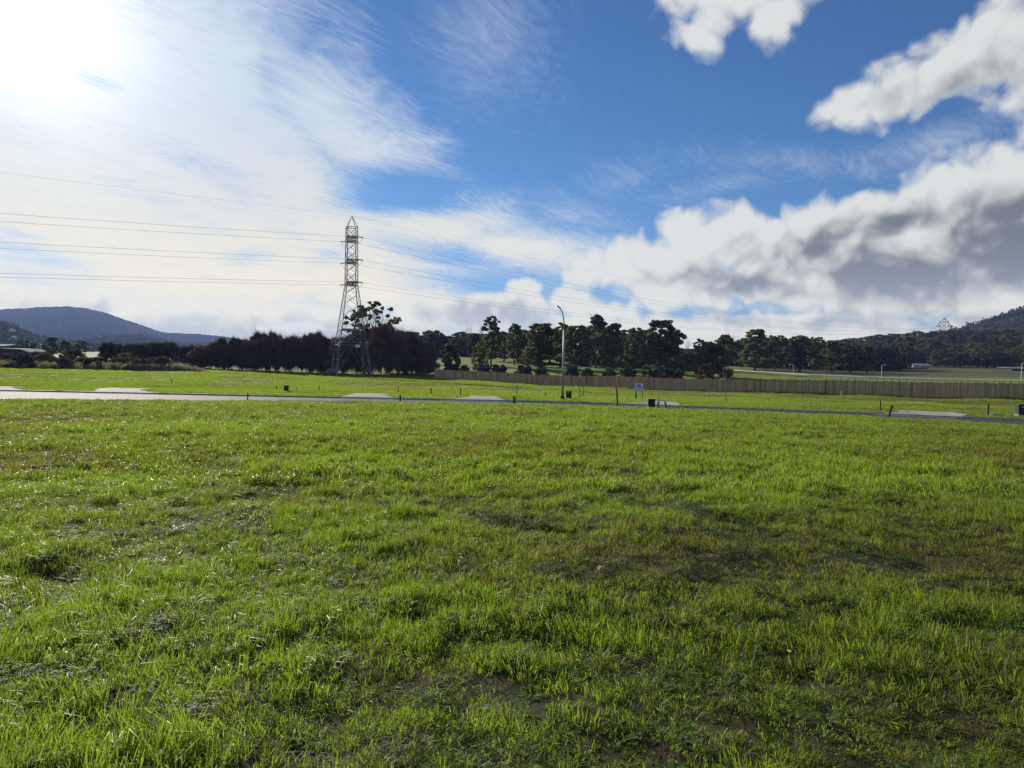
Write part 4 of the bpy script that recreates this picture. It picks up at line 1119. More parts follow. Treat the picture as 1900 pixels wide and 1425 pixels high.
# ------------------------------------------------------------------ paling fence
M['paling'] = material('weathered palings', (.450, .310, .185), .85, .12, color2=(.330, .228, .138), vscale=1.6, stretch=(1, 1, .35), bump=.4, bscale=30)
M['paling_pale'] = material('paler palings', (.510, .370, .235), .85, .12, color2=(.390, .280, .178), vscale=1.6, stretch=(1, 1, .35), bump=.4, bscale=30)
M['paling_dark'] = material('darker palings', (.340, .232, .142), .85, .12, color2=(.235, .160, .100), vscale=1.6, stretch=(1, 1, .35), bump=.4, bscale=30)
M['post_wood'] = material('post timber', (.17, .13, .09), .85, .15, color2=(.10, .075, .055), vscale=3, stretch=(2, 2, .4))
M['raw_wood'] = material('raw timber', (.34, .27, .18), .8, .2, color2=(.20, .15, .10), vscale=6, stretch=(2, 2, .3))
def build_fence():
    pts = [U(px, 720, D) for px, D in FENCE]
    P = np.array([(p.x, p.y) for p in pts]); seg = np.linalg.norm(np.diff(P, axis=0), axis=1); cum = np.concatenate([[0], np.cumsum(seg)])
    L = cum[-1]
    at = lambda s: (np.interp(s, cum, P[:, 0]), np.interp(s, cum, P[:, 1]))
    gz = lambda s: float(np.interp(s, grid, zg))
    grid = np.linspace(0, L, 60)
    raw = np.array([ground_z(*at(s)) for s in grid]).astype(float)
    k = np.hanning(9); k /= k.sum(); zg = np.convolve(np.pad(raw, 4, mode='edge'), k, mode='valid')
    root = empty('paling_fence', (P[3][0], P[3][1], gz(cum[3])))
    tag(root, 'long brown timber paling fence running behind the verge to the right edge', 'fence')
    inv = Vector(root.location)
    rr = np.random.default_rng(31)
    n = int(L / .145)
    base = MB().box((0, 0, .92), (.135, .018, 1.84)).mesh('paling')
    metas = []
    for mname in ('paling', 'paling_pale', 'paling_dark'):
        me = base.copy(); me.materials.append(M[mname]); metas.append(me)
    far_mb = [MB() for _ in range(3)]
    shade = [rr.choice(3, p=[.54, .24, .22]) for _ in range(n)]
    first = n - 300 - 40           # the nearest 300 in view are pieces of their own
    for i in range(n):
        s = (i + .5) * .145 + rr.normal(0, .004)
        x, y = at(s); x2, y2 = at(min(s + .2, L)); rz = math.atan2(y2 - y, x2 - x) if s + .2 < L else rz
        z = gz(s) + rr.normal(0, .018) + (vnoise(s, 0.0, 2.7, 5) - .5) * .05; h = 1 + rr.normal(0, .022); tl = rr.normal(0, .008)
        if first <= i < first + 300:
            o = link('paling', metas[shade[i]], root)
            o.location = Vector((x, y, z)) - inv; o.rotation_euler = (0, tl, rz); o.scale = (1, 1, h)
        else:
            far_mb[shade[i]].box((x - inv.x, y - inv.y, z - inv.z + .92 * h), (.135, .018, 1.84 * h), rz)
    vs, fs, mi = [], [], []
    me = bpy.data.meshes.new('palings'); allmb = MB()
    for k_, m_ in enumerate(far_mb):
        mi += [k_] * len(m_.f); allmb.add(m_.v, m_.f)
    me.from_pydata(allmb.v, [], allmb.f)
    for mname in ('paling', 'paling_pale', 'paling_dark'): me.materials.append(M[mname])
    me.polygons.foreach_set('material_index', mi); me.update()
    tag(link('paling', me, root), kind='stuff')
    for zr in (.35, .95, 1.55):
        mb = MB()
        for a, b_ in zip(grid[:-1], grid[1:]):
            p, q = at(a), at(b_)
            mb.bar((p[0] - inv.x + .05, p[1] - inv.y + .05, gz(a) + zr - inv.z), (q[0] - inv.x + .05, q[1] - inv.y + .05, gz(b_) + zr - inv.z), .05, .08)
        mb.build('rail', M['post_wood'], root)
    pm = MB().box((0, 0, .7), (.1, .1, 2.3)).mesh('post'); pm.materials.append(M['post_wood'])
    s = 0.3
    while s < L:
        x, y = at(s); o = link('post', pm, root); o.location = (x - inv.x + .12, y - inv.y + .12, gz(s) - inv.z); s += 2.7
    for px in (1085, 1530):                       # two posts that stand in front of the palings, a little above them
        q = min(range(200), key=lambda k: abs(math.atan2(*at(L * k / 199)) - math.atan2(U(px, 700, 100).x, 100)))
        x, y = at(L * q / 199); o = link('post', pm, root); o.location = (x - inv.x - .05, y - inv.y - .09, gz(L * q / 199) - inv.z + .12)
build_fence()

# ------------------------------------------------------------------ lattice pylon
M['steel'] = material('galvanised steel', (.22, .215, .21), .75, .25, color2=(.14, .138, .135), vscale=2)
M['wire'] = material('weathered wire', (.07, .07, .075), .6, .3)
M['insul'] = material('insulator', (.035, .03, .03), .35, .5)
M['plate'] = material('white enamel plate', (.70, .71, .70), .8, .2, var=.15)
TY, TX = 145.0, U(650.5, 700, 145).x
TB = float(ground_z(TX, TY))
ARM = Vector((.42, -.907, 0)); ALONG = Vector((.907, .42, 0))
def zlev(py): return U(655, py, TY).z
def build_pylon():
    root = empty('lattice_pylon', (TX, TY, TB))
    tag(root, 'tall grey steel lattice pylon standing in front of the dark hedge, left of centre', 'pylon')
    z_kink, z_top, z_peak = zlev(530), zlev(422), zlev(401)
    r_base, r_kink, r_top = 5.05, 1.56, 1.42
    def half(z):
        r_ = r_base + (r_kink - r_base) * (z - TB) / (z_kink - TB) if z < z_kink else r_kink + (r_top - r_kink) * (z - z_kink) / (z_top - z_kink)
        return r_ / math.sqrt(2)
    shift = lambda z: (z - TB) * 0.0
    def corner(k, z):
        sx, sy = ((1, 1), (1, -1), (-1, -1), (-1, 1))[k]
        h = half(z)
        p = ARM * (sx * h) + ALONG * (sy * h)
        return Vector((p.x + shift(z), p.y, z - TB))
    for k in range(4):
        zs = [TB - .2, zlev(613), z_kink, z_top]
        mb = MB()
        for a, b_ in zip(zs[:-1], zs[1:]): mb.bar(corner(k, a), corner(k, b_), .115 if a < z_kink - 1 else .10)
        mb.build('leg', M['steel'], root)
        MB().box(corner(k, TB) + Vector((0, 0, .05)), (.7, .7, .35)).build('footing', M['concrete'], root)
        MB().bar(corner(k, z_top), Vector((0, 0, z_peak - TB)), .10).build('peak_strut', M['steel'], root)
    def brace(p, q, w=.05): MB().bar(p, q, w).build('brace', M['steel'], root)
    up = [z_top, zlev(439), zlev(449), zlev(465), zlev(482), zlev(489), zlev(505), zlev(523), z_kink]
    lo = [z_kink, zlev(546), zlev(566), zlev(588), zlev(613)]
    for lev in (up, lo):
        for a, b_ in zip(lev[:-1], lev[1:]):
            for k in range(4):
                k2 = (k + 1) % 4
                brace(corner(k, a), corner(k2, b_)); brace(corner(k2, a), corner(k, b_))
    for z in (z_top, zlev(439), zlev(449), zlev(482), zlev(489), zlev(523), z_kink, zlev(613), zlev(611)):
        for k in range(4): brace(corner(k, z), corner((k + 1) % 4, z), .10)
    # the splayed foot: long diagonals to the middle of each side, with short struts
    zb, zm, zt = TB, zlev(640), zlev(613)
    for k in range(4):
        k2 = (k + 1) % 4
        mid_t = (corner(k, zt) + corner(k2, zt)) / 2; mid = (corner(k, zm) + corner(k2, zm)) / 2
        za, zc2 = zlev(668), zlev(655)
        brace(corner(k, za), (corner(k, TB + .5) + mid) / 2, .05); brace(corner(k2, za), (corner(k2, TB + .5) + mid) / 2, .05)
        brace(corner(k, TB + .5), mid, .08); brace(corner(k2, TB + .5), mid, .08); brace(corner(k, zm), corner(k2, zm), .07)
        brace(corner(k, zt), corner(k2, zm), .09); brace(corner(k2, zt), corner(k, zm), .09)
        brace(corner(k, zlev(692)), (corner(k, TB + .5) + mid) / 2, .05); brace(corner(k2, zlev(680)), (corner(k2, TB + .5) + mid) / 2, .05)
    # climbing guard: a ring with outriggers, two plates
    zg = zlev(635)
    for k in range(4):
        a, b_ = corner(k, zg), corner((k + 1) % 4, zg); d = (b_ - a).normalized()
        mb = MB().bar(a - d * 1.2, b_ + d * 1.2, .08)
        for t in np.linspace(-.15, 1.15, 12):
            p = a + (b_ - a) * float(t); mb.bar(p, p + Vector((0, 0, -.35)) + (p * .03), .03)
        mb.build('climbing_guard', M['steel'], root)
    for k, (px, py, w, h) in enumerate(((629, 639, .55, .85), (663.5, 642, .95, .55))):
        p = U(px, py, TY - 3.0) - Vector((TX, TY, TB))
        MB().box(p, (w, .03, h), .25 - .5 * k).build('warning_sign', M['plate'], root)
    # three pairs of cross arms, with strain insulators along the line
    ends = []
    for pr, pl in ((439, 448.5), (481, 488.5), (522.5, 529)):
        z = zlev((pr + pl) / 2)
        h = half(z)
        for s in (1, -1):
            tip = ARM * (s * 3.65) + Vector((0, 0, z - TB))
            mb = MB()
            for q in (1, -1):
                mb.bar(ARM * (s * h) + ALONG * (q * h) + Vector((0, 0, z - TB)), tip, .13)
                mb.bar(ARM * (s * h) + ALONG * (q * h) + Vector((0, 0, z + 1.9 - TB)), tip, .06)
            mb.bar(ARM * (s * h) + ALONG * h + Vector((0, 0, z - TB)), ARM * (s * h) - ALONG * h + Vector((0, 0, z - TB)), .12)
            ao = mb.build('cross_arm', M['steel'], root)
            for q in (1, -1):
                m2 = MB()
                a = tip + ALONG * (q * .25); b_ = tip + ALONG * (q * 1.55) + Vector((0, 0, -.12))
                m2.tube([a, b_], .035, 6)
                for t in np.linspace(.12, .9, 8): c = a + (b_ - a) * float(t); m2.tube([c - ALONG * .03, c + ALONG * .03], .15, 8)
                m2.build('insulator', M['insul'], ao)
                ends.append((s, q, z, Vector((TX, TY, TB)) + b_))
            pts = [tip + ALONG * (1.5 * t) + Vector((0, 0, -.15 - 1.25 * (1 - t * t))) + ARM * (s * .12) for t in np.linspace(-1, 1, 9)]
            MB().tube(pts, .025, 4).build('jumper_wire', M['wire'], ao)
    return ends, Vector((TX, TY, z_peak))
PYLON_ENDS, PEAK = build_pylon()

# far pylon on the right, in front of the forest
FARD = 415.0
def build_far_pylon():
    p0 = U(1748, 702, FARD); zt = U(1748, 590, FARD).z
    root = empty('lattice_pylon', p0)
    tag(root, 'distant lattice pylon with wide cross arms above the forest on the right', 'pylon')
    H = zt - p0.z; s = FARD / F_PX
    X = lambda dpx, py, dy=0: Vector((dpx * s, dy, U(1748, py, FARD).z - p0.z))
    for sx in (-1, 1):
        for sy in (-1, 1):
            mb = MB(); mb.bar(X(sx * 14, 702, sy * 3.5), X(sx * 5.5, 612, sy * 1.6), .2); mb.bar(X(sx * 5.5, 612, sy * 1.6), X(sx * 5, 597, sy * 1.4), .18); mb.bar(X(sx * 5, 597, sy * 1.4), X(0, 590), .22)
            mb.build('leg', M['steel'], root)
    lev = [702, 680, 662, 646, 632, 620, 612, 604, 597]
    def hx_(py): return 5.5 + (14 - 5.5) * (py - 612) / 90 if py > 612 else 5.2
    for a, b_ in zip(lev[:-1], lev[1:]):
        mb = MB()
        for sy in (-1, 1):
            mb.bar(X(-hx_(a), a, sy * 2), X(hx_(b_), b_, sy * 2), .10); mb.bar(X(hx_(a), a, sy * 2), X(-hx_(b_), b_, sy * 2), .10); mb.bar(X(-hx_(b_), b_, sy * 2), X(hx_(b_), b_, sy * 2), .10)
        mb.build('brace', M['steel'], root)
    ends = []
    for sx in (-1, 1):
        mb = MB()
        mb.bar(X(sx * 5, 597), X(sx * 16, 606), .22); mb.bar(X(sx * 5, 606), X(sx * 16, 606), .22); mb.bar(X(sx * 10, 601.5), X(sx * 10, 606), .15)
        mb.build('cross_arm', M['steel'], root)
    for dpx in (-16, -10, -5, 5, 10, 16): ends.append(p0 + X(dpx, 607))
    return ends, p0 + X(0, 590)
FAR_ENDS, FAR_PEAK = build_far_pylon()

def wire(p, q, sag, label, rad):
    n = 40; pts = []
    for i in range(n + 1):
        t = i / n; a = p.lerp(q, t); a.z -= sag * 4 * t * (1 - t); pts.append(a)
    o = MB().tube(pts, rad, 4).build('power_line', M['wire'])
    tag(o, label, 'power line', 'power lines of the lattice pylon')
names = {(1, 0): 'highest', (1, 1): 'middle', (1, 2): 'lowest'}
levels = sorted({round(e[2], 2) for e in PYLON_ENDS}, reverse=True)
LEFT_PY = {(1, 0): 396, (-1, 0): 411, (1, 1): 449, (-1, 1): 461, (1, 2): 507, (-1, 2): 514}
for s, q, z, p in PYLON_ENDS:
    lv = levels.index(round(z, 2)); lvn = ('highest', 'middle', 'lowest')[lv]
    side = 'near side' if s > 0 else 'far side'
    if q < 0:
        D = 96.0 + (0 if s > 0 else 6.6)
        hit = U(0, LEFT_PY[(s, lv)], D)
        k = 2.6
        end = p + (hit - p) * k
        end.z += (end - p).length * .012
        # sag chosen so that the wire still passes the same point of the frame's left edge
        t = 1 / k; zline = p.z + (end.z - p.z) * t; sag = (zline - hit.z) / (4 * t * (1 - t))
        wire(p, end, sag, '%s power line leaving the pylon to the left, on its %s' % (lvn, side), .016)
    else:
        e = FAR_ENDS[(3 + lv) if s > 0 else (2 - lv)]
        wire(p, e, 7.0, '%s power line leaving the pylon to the right, on its %s' % (lvn, side), .016)
hit = U(0, 320, 98); end = PEAK + (hit - PEAK) * 2.6
wire(PEAK, end, -((PEAK.z + (end.z - PEAK.z) / 2.6) - hit.z) * 0, 'thin earth wire from the pylon peak to the left edge of the sky', .009)
wire(PEAK, FAR_PEAK, 6.0, 'thin earth wire from the pylon peak down to the right', .009)

# ------------------------------------------------------------------ street lamp
M['pole'] = material('galvanised pole', (.36, .36, .36), .5, .5, metal=.3, color2=(.27, .27, .275), vscale=1.5)
M['dark_metal'] = material('dark metal', (.03, .03, .033), .5, .4)
def build_lamp():
    D = 56.0; b0 = U(1043.5, 742, D); x, y = b0.x, D; z = float(ground_z(x, y)); b0 = Vector((x, y, min(z, b0.z)))
    root = empty('street_lamp', b0)
    tag(root, 'tall galvanised street lamp with a curved outreach arm, beside the road', 'street lamp')
    L = lambda px, py: U(px, py, D) - b0
    base, knee = L(1043.5, 742), L(1046.5, 612)
    MB().tube([Vector((0, 0, -.1)), base.lerp(knee, .5), knee], [.100, .082, .064], 12).build('pole', M['pole'], root, smooth=True)
    MB().tube([Vector((0, 0, -.05)), Vector((0, 0, .34))], .16, 10).build('base_collar', M['dark_metal'], root)
    pts = [knee, L(1046.5, 600), L(1045.6, 590), L(1043.8, 581), L(1041.2, 575), L(1038.2, 570.5)]
    MB().tube(pts, [.06, .055, .05, .045, .041, .038], 10).build('outreach_arm', M['pole'], root, smooth=True)
    a, b_ = L(1038.6, 571), L(1033.8, 567)
    d = (b_ - a).normalized()
    mb = MB(); mb.tube([a - d * .1, a + d * .12], .055, 8); lum = mb.build('luminaire', M['dark_metal'], root)
    mb = MB(); mb.tube([a + d * .05, a + d * .2, b_ - d * .06, b_], [.04, .055, .055, .03], 8); mb.v = [tuple(v) for v in mb.v]
    mb.build('lamp_head', M['dark_metal'], lum, smooth=True)
build_lamp()

# ------------------------------------------------------------------ green service cabinets
M['green_box'] = material('dark green paint', (.014, .045, .030), .7, .25, color2=(.010, .032, .022), vscale=4)
M['label'] = material('pale label', (.55, .58, .56), .5, .4)
M['blue_print'] = material('blue print', (.10, .17, .34), .6, .3)
def cabinet(px, py, D, w, h, label, front_label=True, dp=.36, rz=0.0):
    p = U(px, py, D); x, y = p.x, D; z = float(ground_z(x, y)); z = min(z + .02, p.z + .08) if abs(z - p.z) < .4 else z
    root = empty('service_cabinet', (x, y, z), rz)
    tag(root, label, 'service cabinet', 'green service cabinets along the road')
    MB().box((0, 0, .02), (w + .1, dp + .1, .16)).build('plinth', M['concrete'], root)
    body = MB().box((0, 0, .1 + (h - .16) / 2), (w, dp, h - .16)).build('body', M['green_box'], root, bevel=.012)
    mb = MB().box((0, 0, h - .02), (w + .05, dp + .05, .07), taper=.9); mb.build('lid', M['green_box'], root, bevel=.01)
    dr = MB().box((0, -dp / 2 - .010, .1 + (h - .2) / 2), (w * .86, .02, (h - .2) * .9)).build('door', M['green_box'], root, bevel=.005)
    MB().box((w * .34, -dp / 2 - .03, h * .5), (.02, .03, .09)).build('handle', M['dark_metal'], dr)
    if front_label: MB().box((-w * .12, -dp / 2 - .024, h * .80), (w * .30, .006, h * .10)).build('label_plate', M['label'], dr)
cabinet(531, 727.5, 62, .33, .55, 'smallest green service cabinet, on the far verge left of the pylon')
cabinet(1055.2, 740, 57.5, .44, .62, 'green service cabinet standing beside the street lamp', rz=-.12)
cabinet(1208, 757, 45.6, .46, .62, 'dark green service cabinet between the wooden stakes, on the near side of the road', front_label=False)
cabinet(1896, 769, 50.5, .72, .80, 'largest green service cabinet, cut off by the right edge of the photo')

# ------------------------------------------------------------------ sign board
def sign():
    D = 60.0; p = U(1185.5, 740, D); z = float(ground_z(p.x, D)); s = D / F_PX
    root = empty('sign_board', (p.x, D, z), -.12)
    tag(root, 'white sign board with blue print on dark posts, in front of the paling fence', 'sign')
    zt, zb = U(1185.5, 711.5, D).z - z, U(1185.5, 725.5, D).z - z
    w = 14.2 * s
    b_ = MB().box((0, 0, (zt + zb) / 2), (w, .03, zt - zb)).build('panel', M['plate'], root)
    h = zt - zb
    q = MB()
    for (x0, x1, yy, t) in ((-.36, .10, .80, .13), (-.30, .22, .66, .10), (-.28, .34, .53, .08), (.02, .38, .44, .05), (-.22, -.05, .26, .05), (.0, .22, .26, .05), (-.18, .2, .12, .03)):
        q.box(((x0 + x1) / 2 * w, -.019, zb + h * yy), ((x1 - x0) * w, .006, t * h))
    q.build('print', M['blue_print'], b_)
    for x in (-.46 * w, .42 * w): MB().box((x, .04, zt / 2 - .1), (.06, .06, zt + .2)).build('post', M['dark_metal'], root)
    MB().bar((-.34 * w, -.35, -.05), (-.40 * w, .03, zb + .1), .06).build('brace', M['dark_metal'], root)
sign()

# ------------------------------------------------------------------ stakes and pegs
M['dark_stake'] = material('dark stake', (.030, .028, .024), .8, .2, var=.3)
M['grey_stake'] = material('grey stake', (.12, .105, .085), .85, .2, var=.35)
M['red_stake'] = material('orange red stake', (.30, .055, .025), .7, .3, var=.3)
M['pink'] = material('pink tape', (.50, .12, .17), .6, .3)
M['white_paint'] = material('white paint', (.72, .70, .66), .6, .3, var=.1)
def stake(px, y0, y1, D, w, mat, label, lean=(0, 0), tip=None, cat='stake', px_top=None):
    """from the foot (px, y1) to the head (px_top, y0)"""
    p = U(px, y1, D); z = float(ground_z(p.x, D)); zf = p.z
    if abs(z - zf) < .35: zf = min(z, zf)
    else: zf = z
    top = U(px if px_top is None else px_top, y0, D)
    root = empty('survey_stake', (p.x, D, zf))
    tag(root, label, cat, 'survey stakes along the road')
    a, b_ = Vector((0, 0, -.25)), Vector((top.x - p.x, 0, top.z - zf))
    d = (b_ - a).normalized()
    mb = MB(); mb.tube([a, a + d * .2, b_ - d * .02, b_], [w * .2, w * .7071, w * .7071, w * .5], 4)
    mb.build('shaft', mat, root)
    if tip: MB().tube([b_ - d * .22, b_ + d * .012], w * .82, 4).build('painted_top', tip, root)
S = stake
S(319, 702, 716, 72, .07, M['dark_stake'], 'thin dark stake on the left verge, right of the second driveway apron')
S(459, 728.5, 744, 45.8, .055, M['dark_stake'], 'thin dark stake at the near road edge, left part of the photo', px_top=460)
S(513, 716, 724, 66, .07, M['dark_stake'], 'short dark stake just left of the smallest green cabinet')
S(551, 719, 725, 64, .05, M['grey_stake'], 'tiny grey peg just right of the smallest green cabinet')
S(592, 715, 726, 64, .055, M['dark_stake'], 'dark stake between the smallest cabinet and the apron below the pylon')
S(739, 717, 731, 64, .05, M['grey_stake'], 'thin grey stake behind the right end of the apron below the pylon')
S(742.6, 732, 745, 46.4, .065, M['dark_stake'], 'dark stake at the near road edge, right of the apron below the pylon')
S(800, 719, 732, 62, .06, M['dark_stake'], 'dark stake on the far verge, left of the fourth driveway apron')
S(854.8, 719.5, 731.5, 62, .06, M['dark_stake'], 'dark stake right behind the fourth driveway apron')
S(959, 716, 741, 58, .04, M['grey_stake'], 'tall thin grey stake on the verge left of the street lamp')
S(953.8, 734.5, 750, 47.0, .085, M['dark_stake'], 'thick black stake at the near road edge left of the street lamp')
S(957.4, 736, 748.5, 47.2, .04, M['grey_stake'], 'thin grey peg leaning beside the thick black stake')
S(1012, 728, 738, 61, .05, M['grey_stake'], 'small grey stake on the verge just left of the street lamp')
S(1075.6, 714, 737, 64, .055, M['raw_wood'], 'left one of two raw timber tree stakes right of the street lamp')
S(1082, 714, 737, 64, .055, M['raw_wood'], 'right one of two raw timber tree stakes right of the street lamp')
S(1147.5, 718, 755, 46.6, .075, M['red_stake'], 'tall leaning orange red stake with a pink top, beside the road', tip=M['pink'], px_top=1144)
S(1160, 743.5, 756, 46.4, .045, M['white_paint'], 'short pale peg between the orange red stake and the green cabinet')
S(1220, 738, 757, 45.9, .06, M['grey_stake'], 'stake with a white top just right of the dark green cabinet', tip=M['white_paint'], px_top=1221.5)
S(1222.5, 738, 756, 45.6, .045, M['white_paint'], 'pale stake leaning beside the white-topped stake by the green cabinet', px_top=1224)
S(1238, 746, 760, 45.4, .075, M['dark_stake'], 'short dark stake leaning left, right of the dark green cabinet', px_top=1234.5)
S(1234, 741.5, 759, 45.2, .055, M['white_paint'], 'whitish stake crossing the short leaning dark stake', px_top=1233)
S(1347.5, 733, 745, 60, .045, M['grey_stake'], 'faint grey stake on the far verge right of the leaning stakes')
S(1634, 742.5, 756.5, 52.5, .055, M['dark_stake'], 'dark stake on the verge left of the largest driveway apron')
S(1645, 752, 774, 45.0, .10, M['grey_stake'], 'long grey plank leaning over the road edge at the largest driveway apron', px_top=1656)
S(1833, 749, 766.5, 49.5, .075, M['dark_stake'], 'dark leaning stake on the verge right of the largest driveway apron', px_top=1835)
S(1874, 741, 767, 49.5, .075, M['white_paint'], 'white post beside the largest green cabinet at the right edge', px_top=1875.5)
S(1561, 726, 731.5, 85, .16, M['white_paint'], 'small whitish peg at the foot of the paling fence')
def tied_rail():
    pass
# grey post left of the fence's end
def lone_post():
    p = U(787, 704, 146); z = float(ground_z(p.x, 146))
    r0 = empty('gate_post', (p.x, 146, z)); tag(r0, 'grey timber gate post standing left of the end of the paling fence', 'post')
    MB().box((0, 0, .85), (.32, .32, 2.0)).build('post', M['grey_stake'], r0, bevel=.02)
    MB().box((0, 0, 1.88), (.38, .38, .07)).build('cap', M['grey_stake'], r0)
lone_post()
def manhole():
    p = U(1847, 768, 50.2); z = float(ground_z(p.x, 50.2))
    r0 = empty('drain_pit', (p.x, 50.2, z)); tag(r0, 'dark drain pit lid in the grass left of the white post', 'drain')
    MB().box((0, 0, .03), (.9, .7, .12)).build('surround', M['kerb'], r0); MB().box((0, 0, .10), (.7, .5, .04)).build('lid', M['dark_metal'], r0)
manhole()

# ------------------------------------------------------------------ highway with its white guard rail
M['white_rail'] = material('white painted steel', (.85, .85, .83), .5, .4, var=.05)
def _rail_white():
    m = material('white plastic rail', (.85, .85, .83), .5, .4, var=.05); t = m.node_tree; p = t.nodes['Principled BSDF']
    tr = t.nodes.new('ShaderNodeBsdfTranslucent'); tr.inputs[0].default_value = (.85, .85, .82, 1); mx = t.nodes.new('ShaderNodeMixShader'); mx.inputs[0].default_value = .45
    t.links.new(p.outputs[0], mx.inputs[1]); t.links.new(tr.outputs[0], mx.inputs[2]); t.links.new(mx.outputs[0], t.nodes['Material Output'].inputs[0])
    return m
M['rail_white'] = _rail_white()
M['pale_road'] = material('pale sealed road', (.24, .235, .23), .5, .5, var=.2, vscale=.6)
RAIL = [(1330, 686.5, 232), (1370, 688.5, 222), (1420, 691, 212), (1500, 695.5, 198), (1600, 699.8, 186), (1700, 702.8, 177), (1800, 705.2, 170), (1900, 707, 164), (2050, 708.5, 156)]
def guard_rail(name, off_d, dz, label, fat, seg=1.0):
    pts = [U(px, py, D + off_d) for px, py, D in RAIL]
    for p in pts: p.z = p.z if off_d == 0 else float(p.z)
    root = empty(name, (pts[4].x, pts[4].y, pts[4].z)); tag(root, label, 'guard rail')
    o = root.location
    dense = []
    for a, b_ in zip(pts[:-1], pts[1:]):
        for k in range(8): dense.append(a.lerp(b_, k / 8))
    dense.append(pts[-1])
    mb = MB()
    for lift, r_ in ((.10, fat), (-.10, fat)):
        mb.tube([p - o + Vector((0, -.03, lift + dz)) for p in dense], r_, 6)
    mb.build('beam', M['rail_white'], root)
    me = MB().box((0, 0, -.35), (.13, .13, .9)).mesh('post'); me.materials.append(M['grey_stake'])
    for p in dense[::2]:
        po = link('post', me, root); po.location = p - o + Vector((0, .12, dz))
    return dense
line = guard_rail('guard_rail', 0, 0, 'long white steel guard rail along the road beyond the paling fence', .19)
guard_rail('guard_rail', 16, -.25, 'thin farther guard rail on the other side of the road beyond the fence', .09)
def highway():
    V, F = [], []
    for i, p in enumerate(line):
        for d, dz in ((-1.5, -1.3), (0.4, -.62), (12, -.60), (16, -.62), (24, -1.6)):
            k = (p.y + d) / p.y
            V.append((p.x * k, p.y + d, p.z + dz))
    for i in range(len(line) - 1):
        for j in range(4): q = i * 5 + j; F.append((q, q + 5, q + 6, q + 1))
    me = bpy.data.meshes.new('highway'); me.from_pydata(V, [], F); me.update()
    o = link('highway', me, mat=M['pale_road']); tag(o, kind='structure')
highway()
def road_lamp(px, y0, y1, D, side, label):
    p = U(px, y1, D); root = empty('street_lamp', p); tag(root, label, 'street lamp', 'far street lamps along the highway')
    top = U(px, y0, D).z - p.z
    MB().tube([(0, 0, -1.2), (0, 0, top)], [.075, .055], 8).build('pole', M['white_rail'], root)
    MB().tube([(0, 0, top), (side * .25, 0, top + .18), (side * .7, 0, top + .25)], .05, 6).build('outreach_arm', M['white_rail'], root)
    MB().box((side * .95, 0, top + .26), (.6, .25, .12), taper=.8).build('lamp_head', M['white_rail'], root)
road_lamp(1635.5, 678.5, 700, 189, 1, 'white street lamp by the guard rail, left of the far buildings')
road_lamp(1894.5, 675, 706.5, 172, 1, 'white street lamp by the guard rail at the right edge')
road_lamp(1471.5, 678, 695, 205, -1, 'small white street lamp by the guard rail, below the dark gum row')
def wire_fence():
    pts = [(1560, 133), (1650, 131), (1760, 128), (1900, 124), (2000, 121)]
    P = np.array([(U(a, 700, d).x, d) for a, d in pts]); root = empty('wire_fence', (P[0][0], P[0][1], float(ground_z(*P[0]))))
    tag(root, 'low wire fence on many thin posts, just above the top of the paling fence', 'fence')
    o = Vector(root.location); seg = np.concatenate([[0], np.cumsum(np.linalg.norm(np.diff(P, axis=0), axis=1))])
    me = MB().box((0, 0, .7), (.09, .09, 1.6)).mesh('post'); me.materials.append(M['grey_stake'])
    prev = None; wm = MB()
    for s in np.arange(0, seg[-1], 1.25):
        x, y = np.interp(s, seg, P[:, 0]), np.interp(s, seg, P[:, 1]); z = float(ground_z(x, y)); q = Vector((x, y, z)) - o
        po = link('post', me, root); po.location = q
        if prev:
            for h in (.5, .95, 1.35): wm.tube([prev + Vector((0, 0, h)), q + Vector((0, 0, h))], .012, 3, False)
        prev = q
    wm.build('wire', M['wire'], root)
wire_fence()
M['pale_grass'] = M['grass']

# ------------------------------------------------------------------ far buildings
M['roof_pale'] = material('pale steel roof', (.19, .21, .24), .95, .05, var=.15)
M['wall_pale'] = material('pale wall', (.42, .38, .34), .8, .2, var=.2)
M['wall_dark'] = material('dark wall', (.05, .048, .05), .8, .2, var=.3)
M['glass'] = material('window glass', (.02, .025, .03), .1, .5)
def house(px0, px1, ytop, yeave, ybase, D, label, roof, wall, depth=9.0, rz=0.0, windows=3):
    a, b_ = U(px0, ybase, D), U(px1, ybase, D); w = b_.x - a.x
    zb = a.z; H = U((px0 + px1) / 2, yeave, D).z - zb; HR = U((px0 + px1) / 2, ytop, D).z - zb
    root = empty('house', ((a.x + b_.x) / 2, D + depth / 2, zb), rz); tag(root, label, 'house', None)
    MB().box((0, 0, H / 2 - .5), (w * .94, depth * .92, H + 1)).build('wall', wall, root)
    mb = MB(); x, y = w / 2, depth / 2
    mb.add([(-x, -y, H), (x, -y, H), (x, y, H), (-x, y, H), (-x, 0, HR), (x, 0, HR)], [(0, 1, 5, 4), (2, 3, 4, 5), (1, 2, 5), (3, 0, 4), (0, 3, 2, 1)])
    mb.build('roof', roof, root)
    for k in range(windows):
        xx = (k + .5) / windows * w * .8 - w * .4
        f = MB().box((xx, -depth * .46 - .03, H * .55), (w * .1, .08, H * .4)).build('window', M['white_rail'], root)
        MB().box((xx, -depth * .46 - .085, H * .55), (w * .085, .03, H * .34)).build('pane', M['glass'], f)
    MB().box((w * .30, -depth * .46 - .04, H * .38), (w * .07, .07, H * .72)).build('door', M['wall_dark'], root)
house(1645, 1681, 674.8, 679, 683.5, 330, 'left one of two far pale-roofed buildings, behind russet shrubs on the right', M['roof_pale'], M['wall_pale'])
house(1694, 1731, 674.8, 678, 685, 330, 'right one of two far pale-roofed buildings, its gable wall showing', M['roof_pale'], M['wall_pale'])
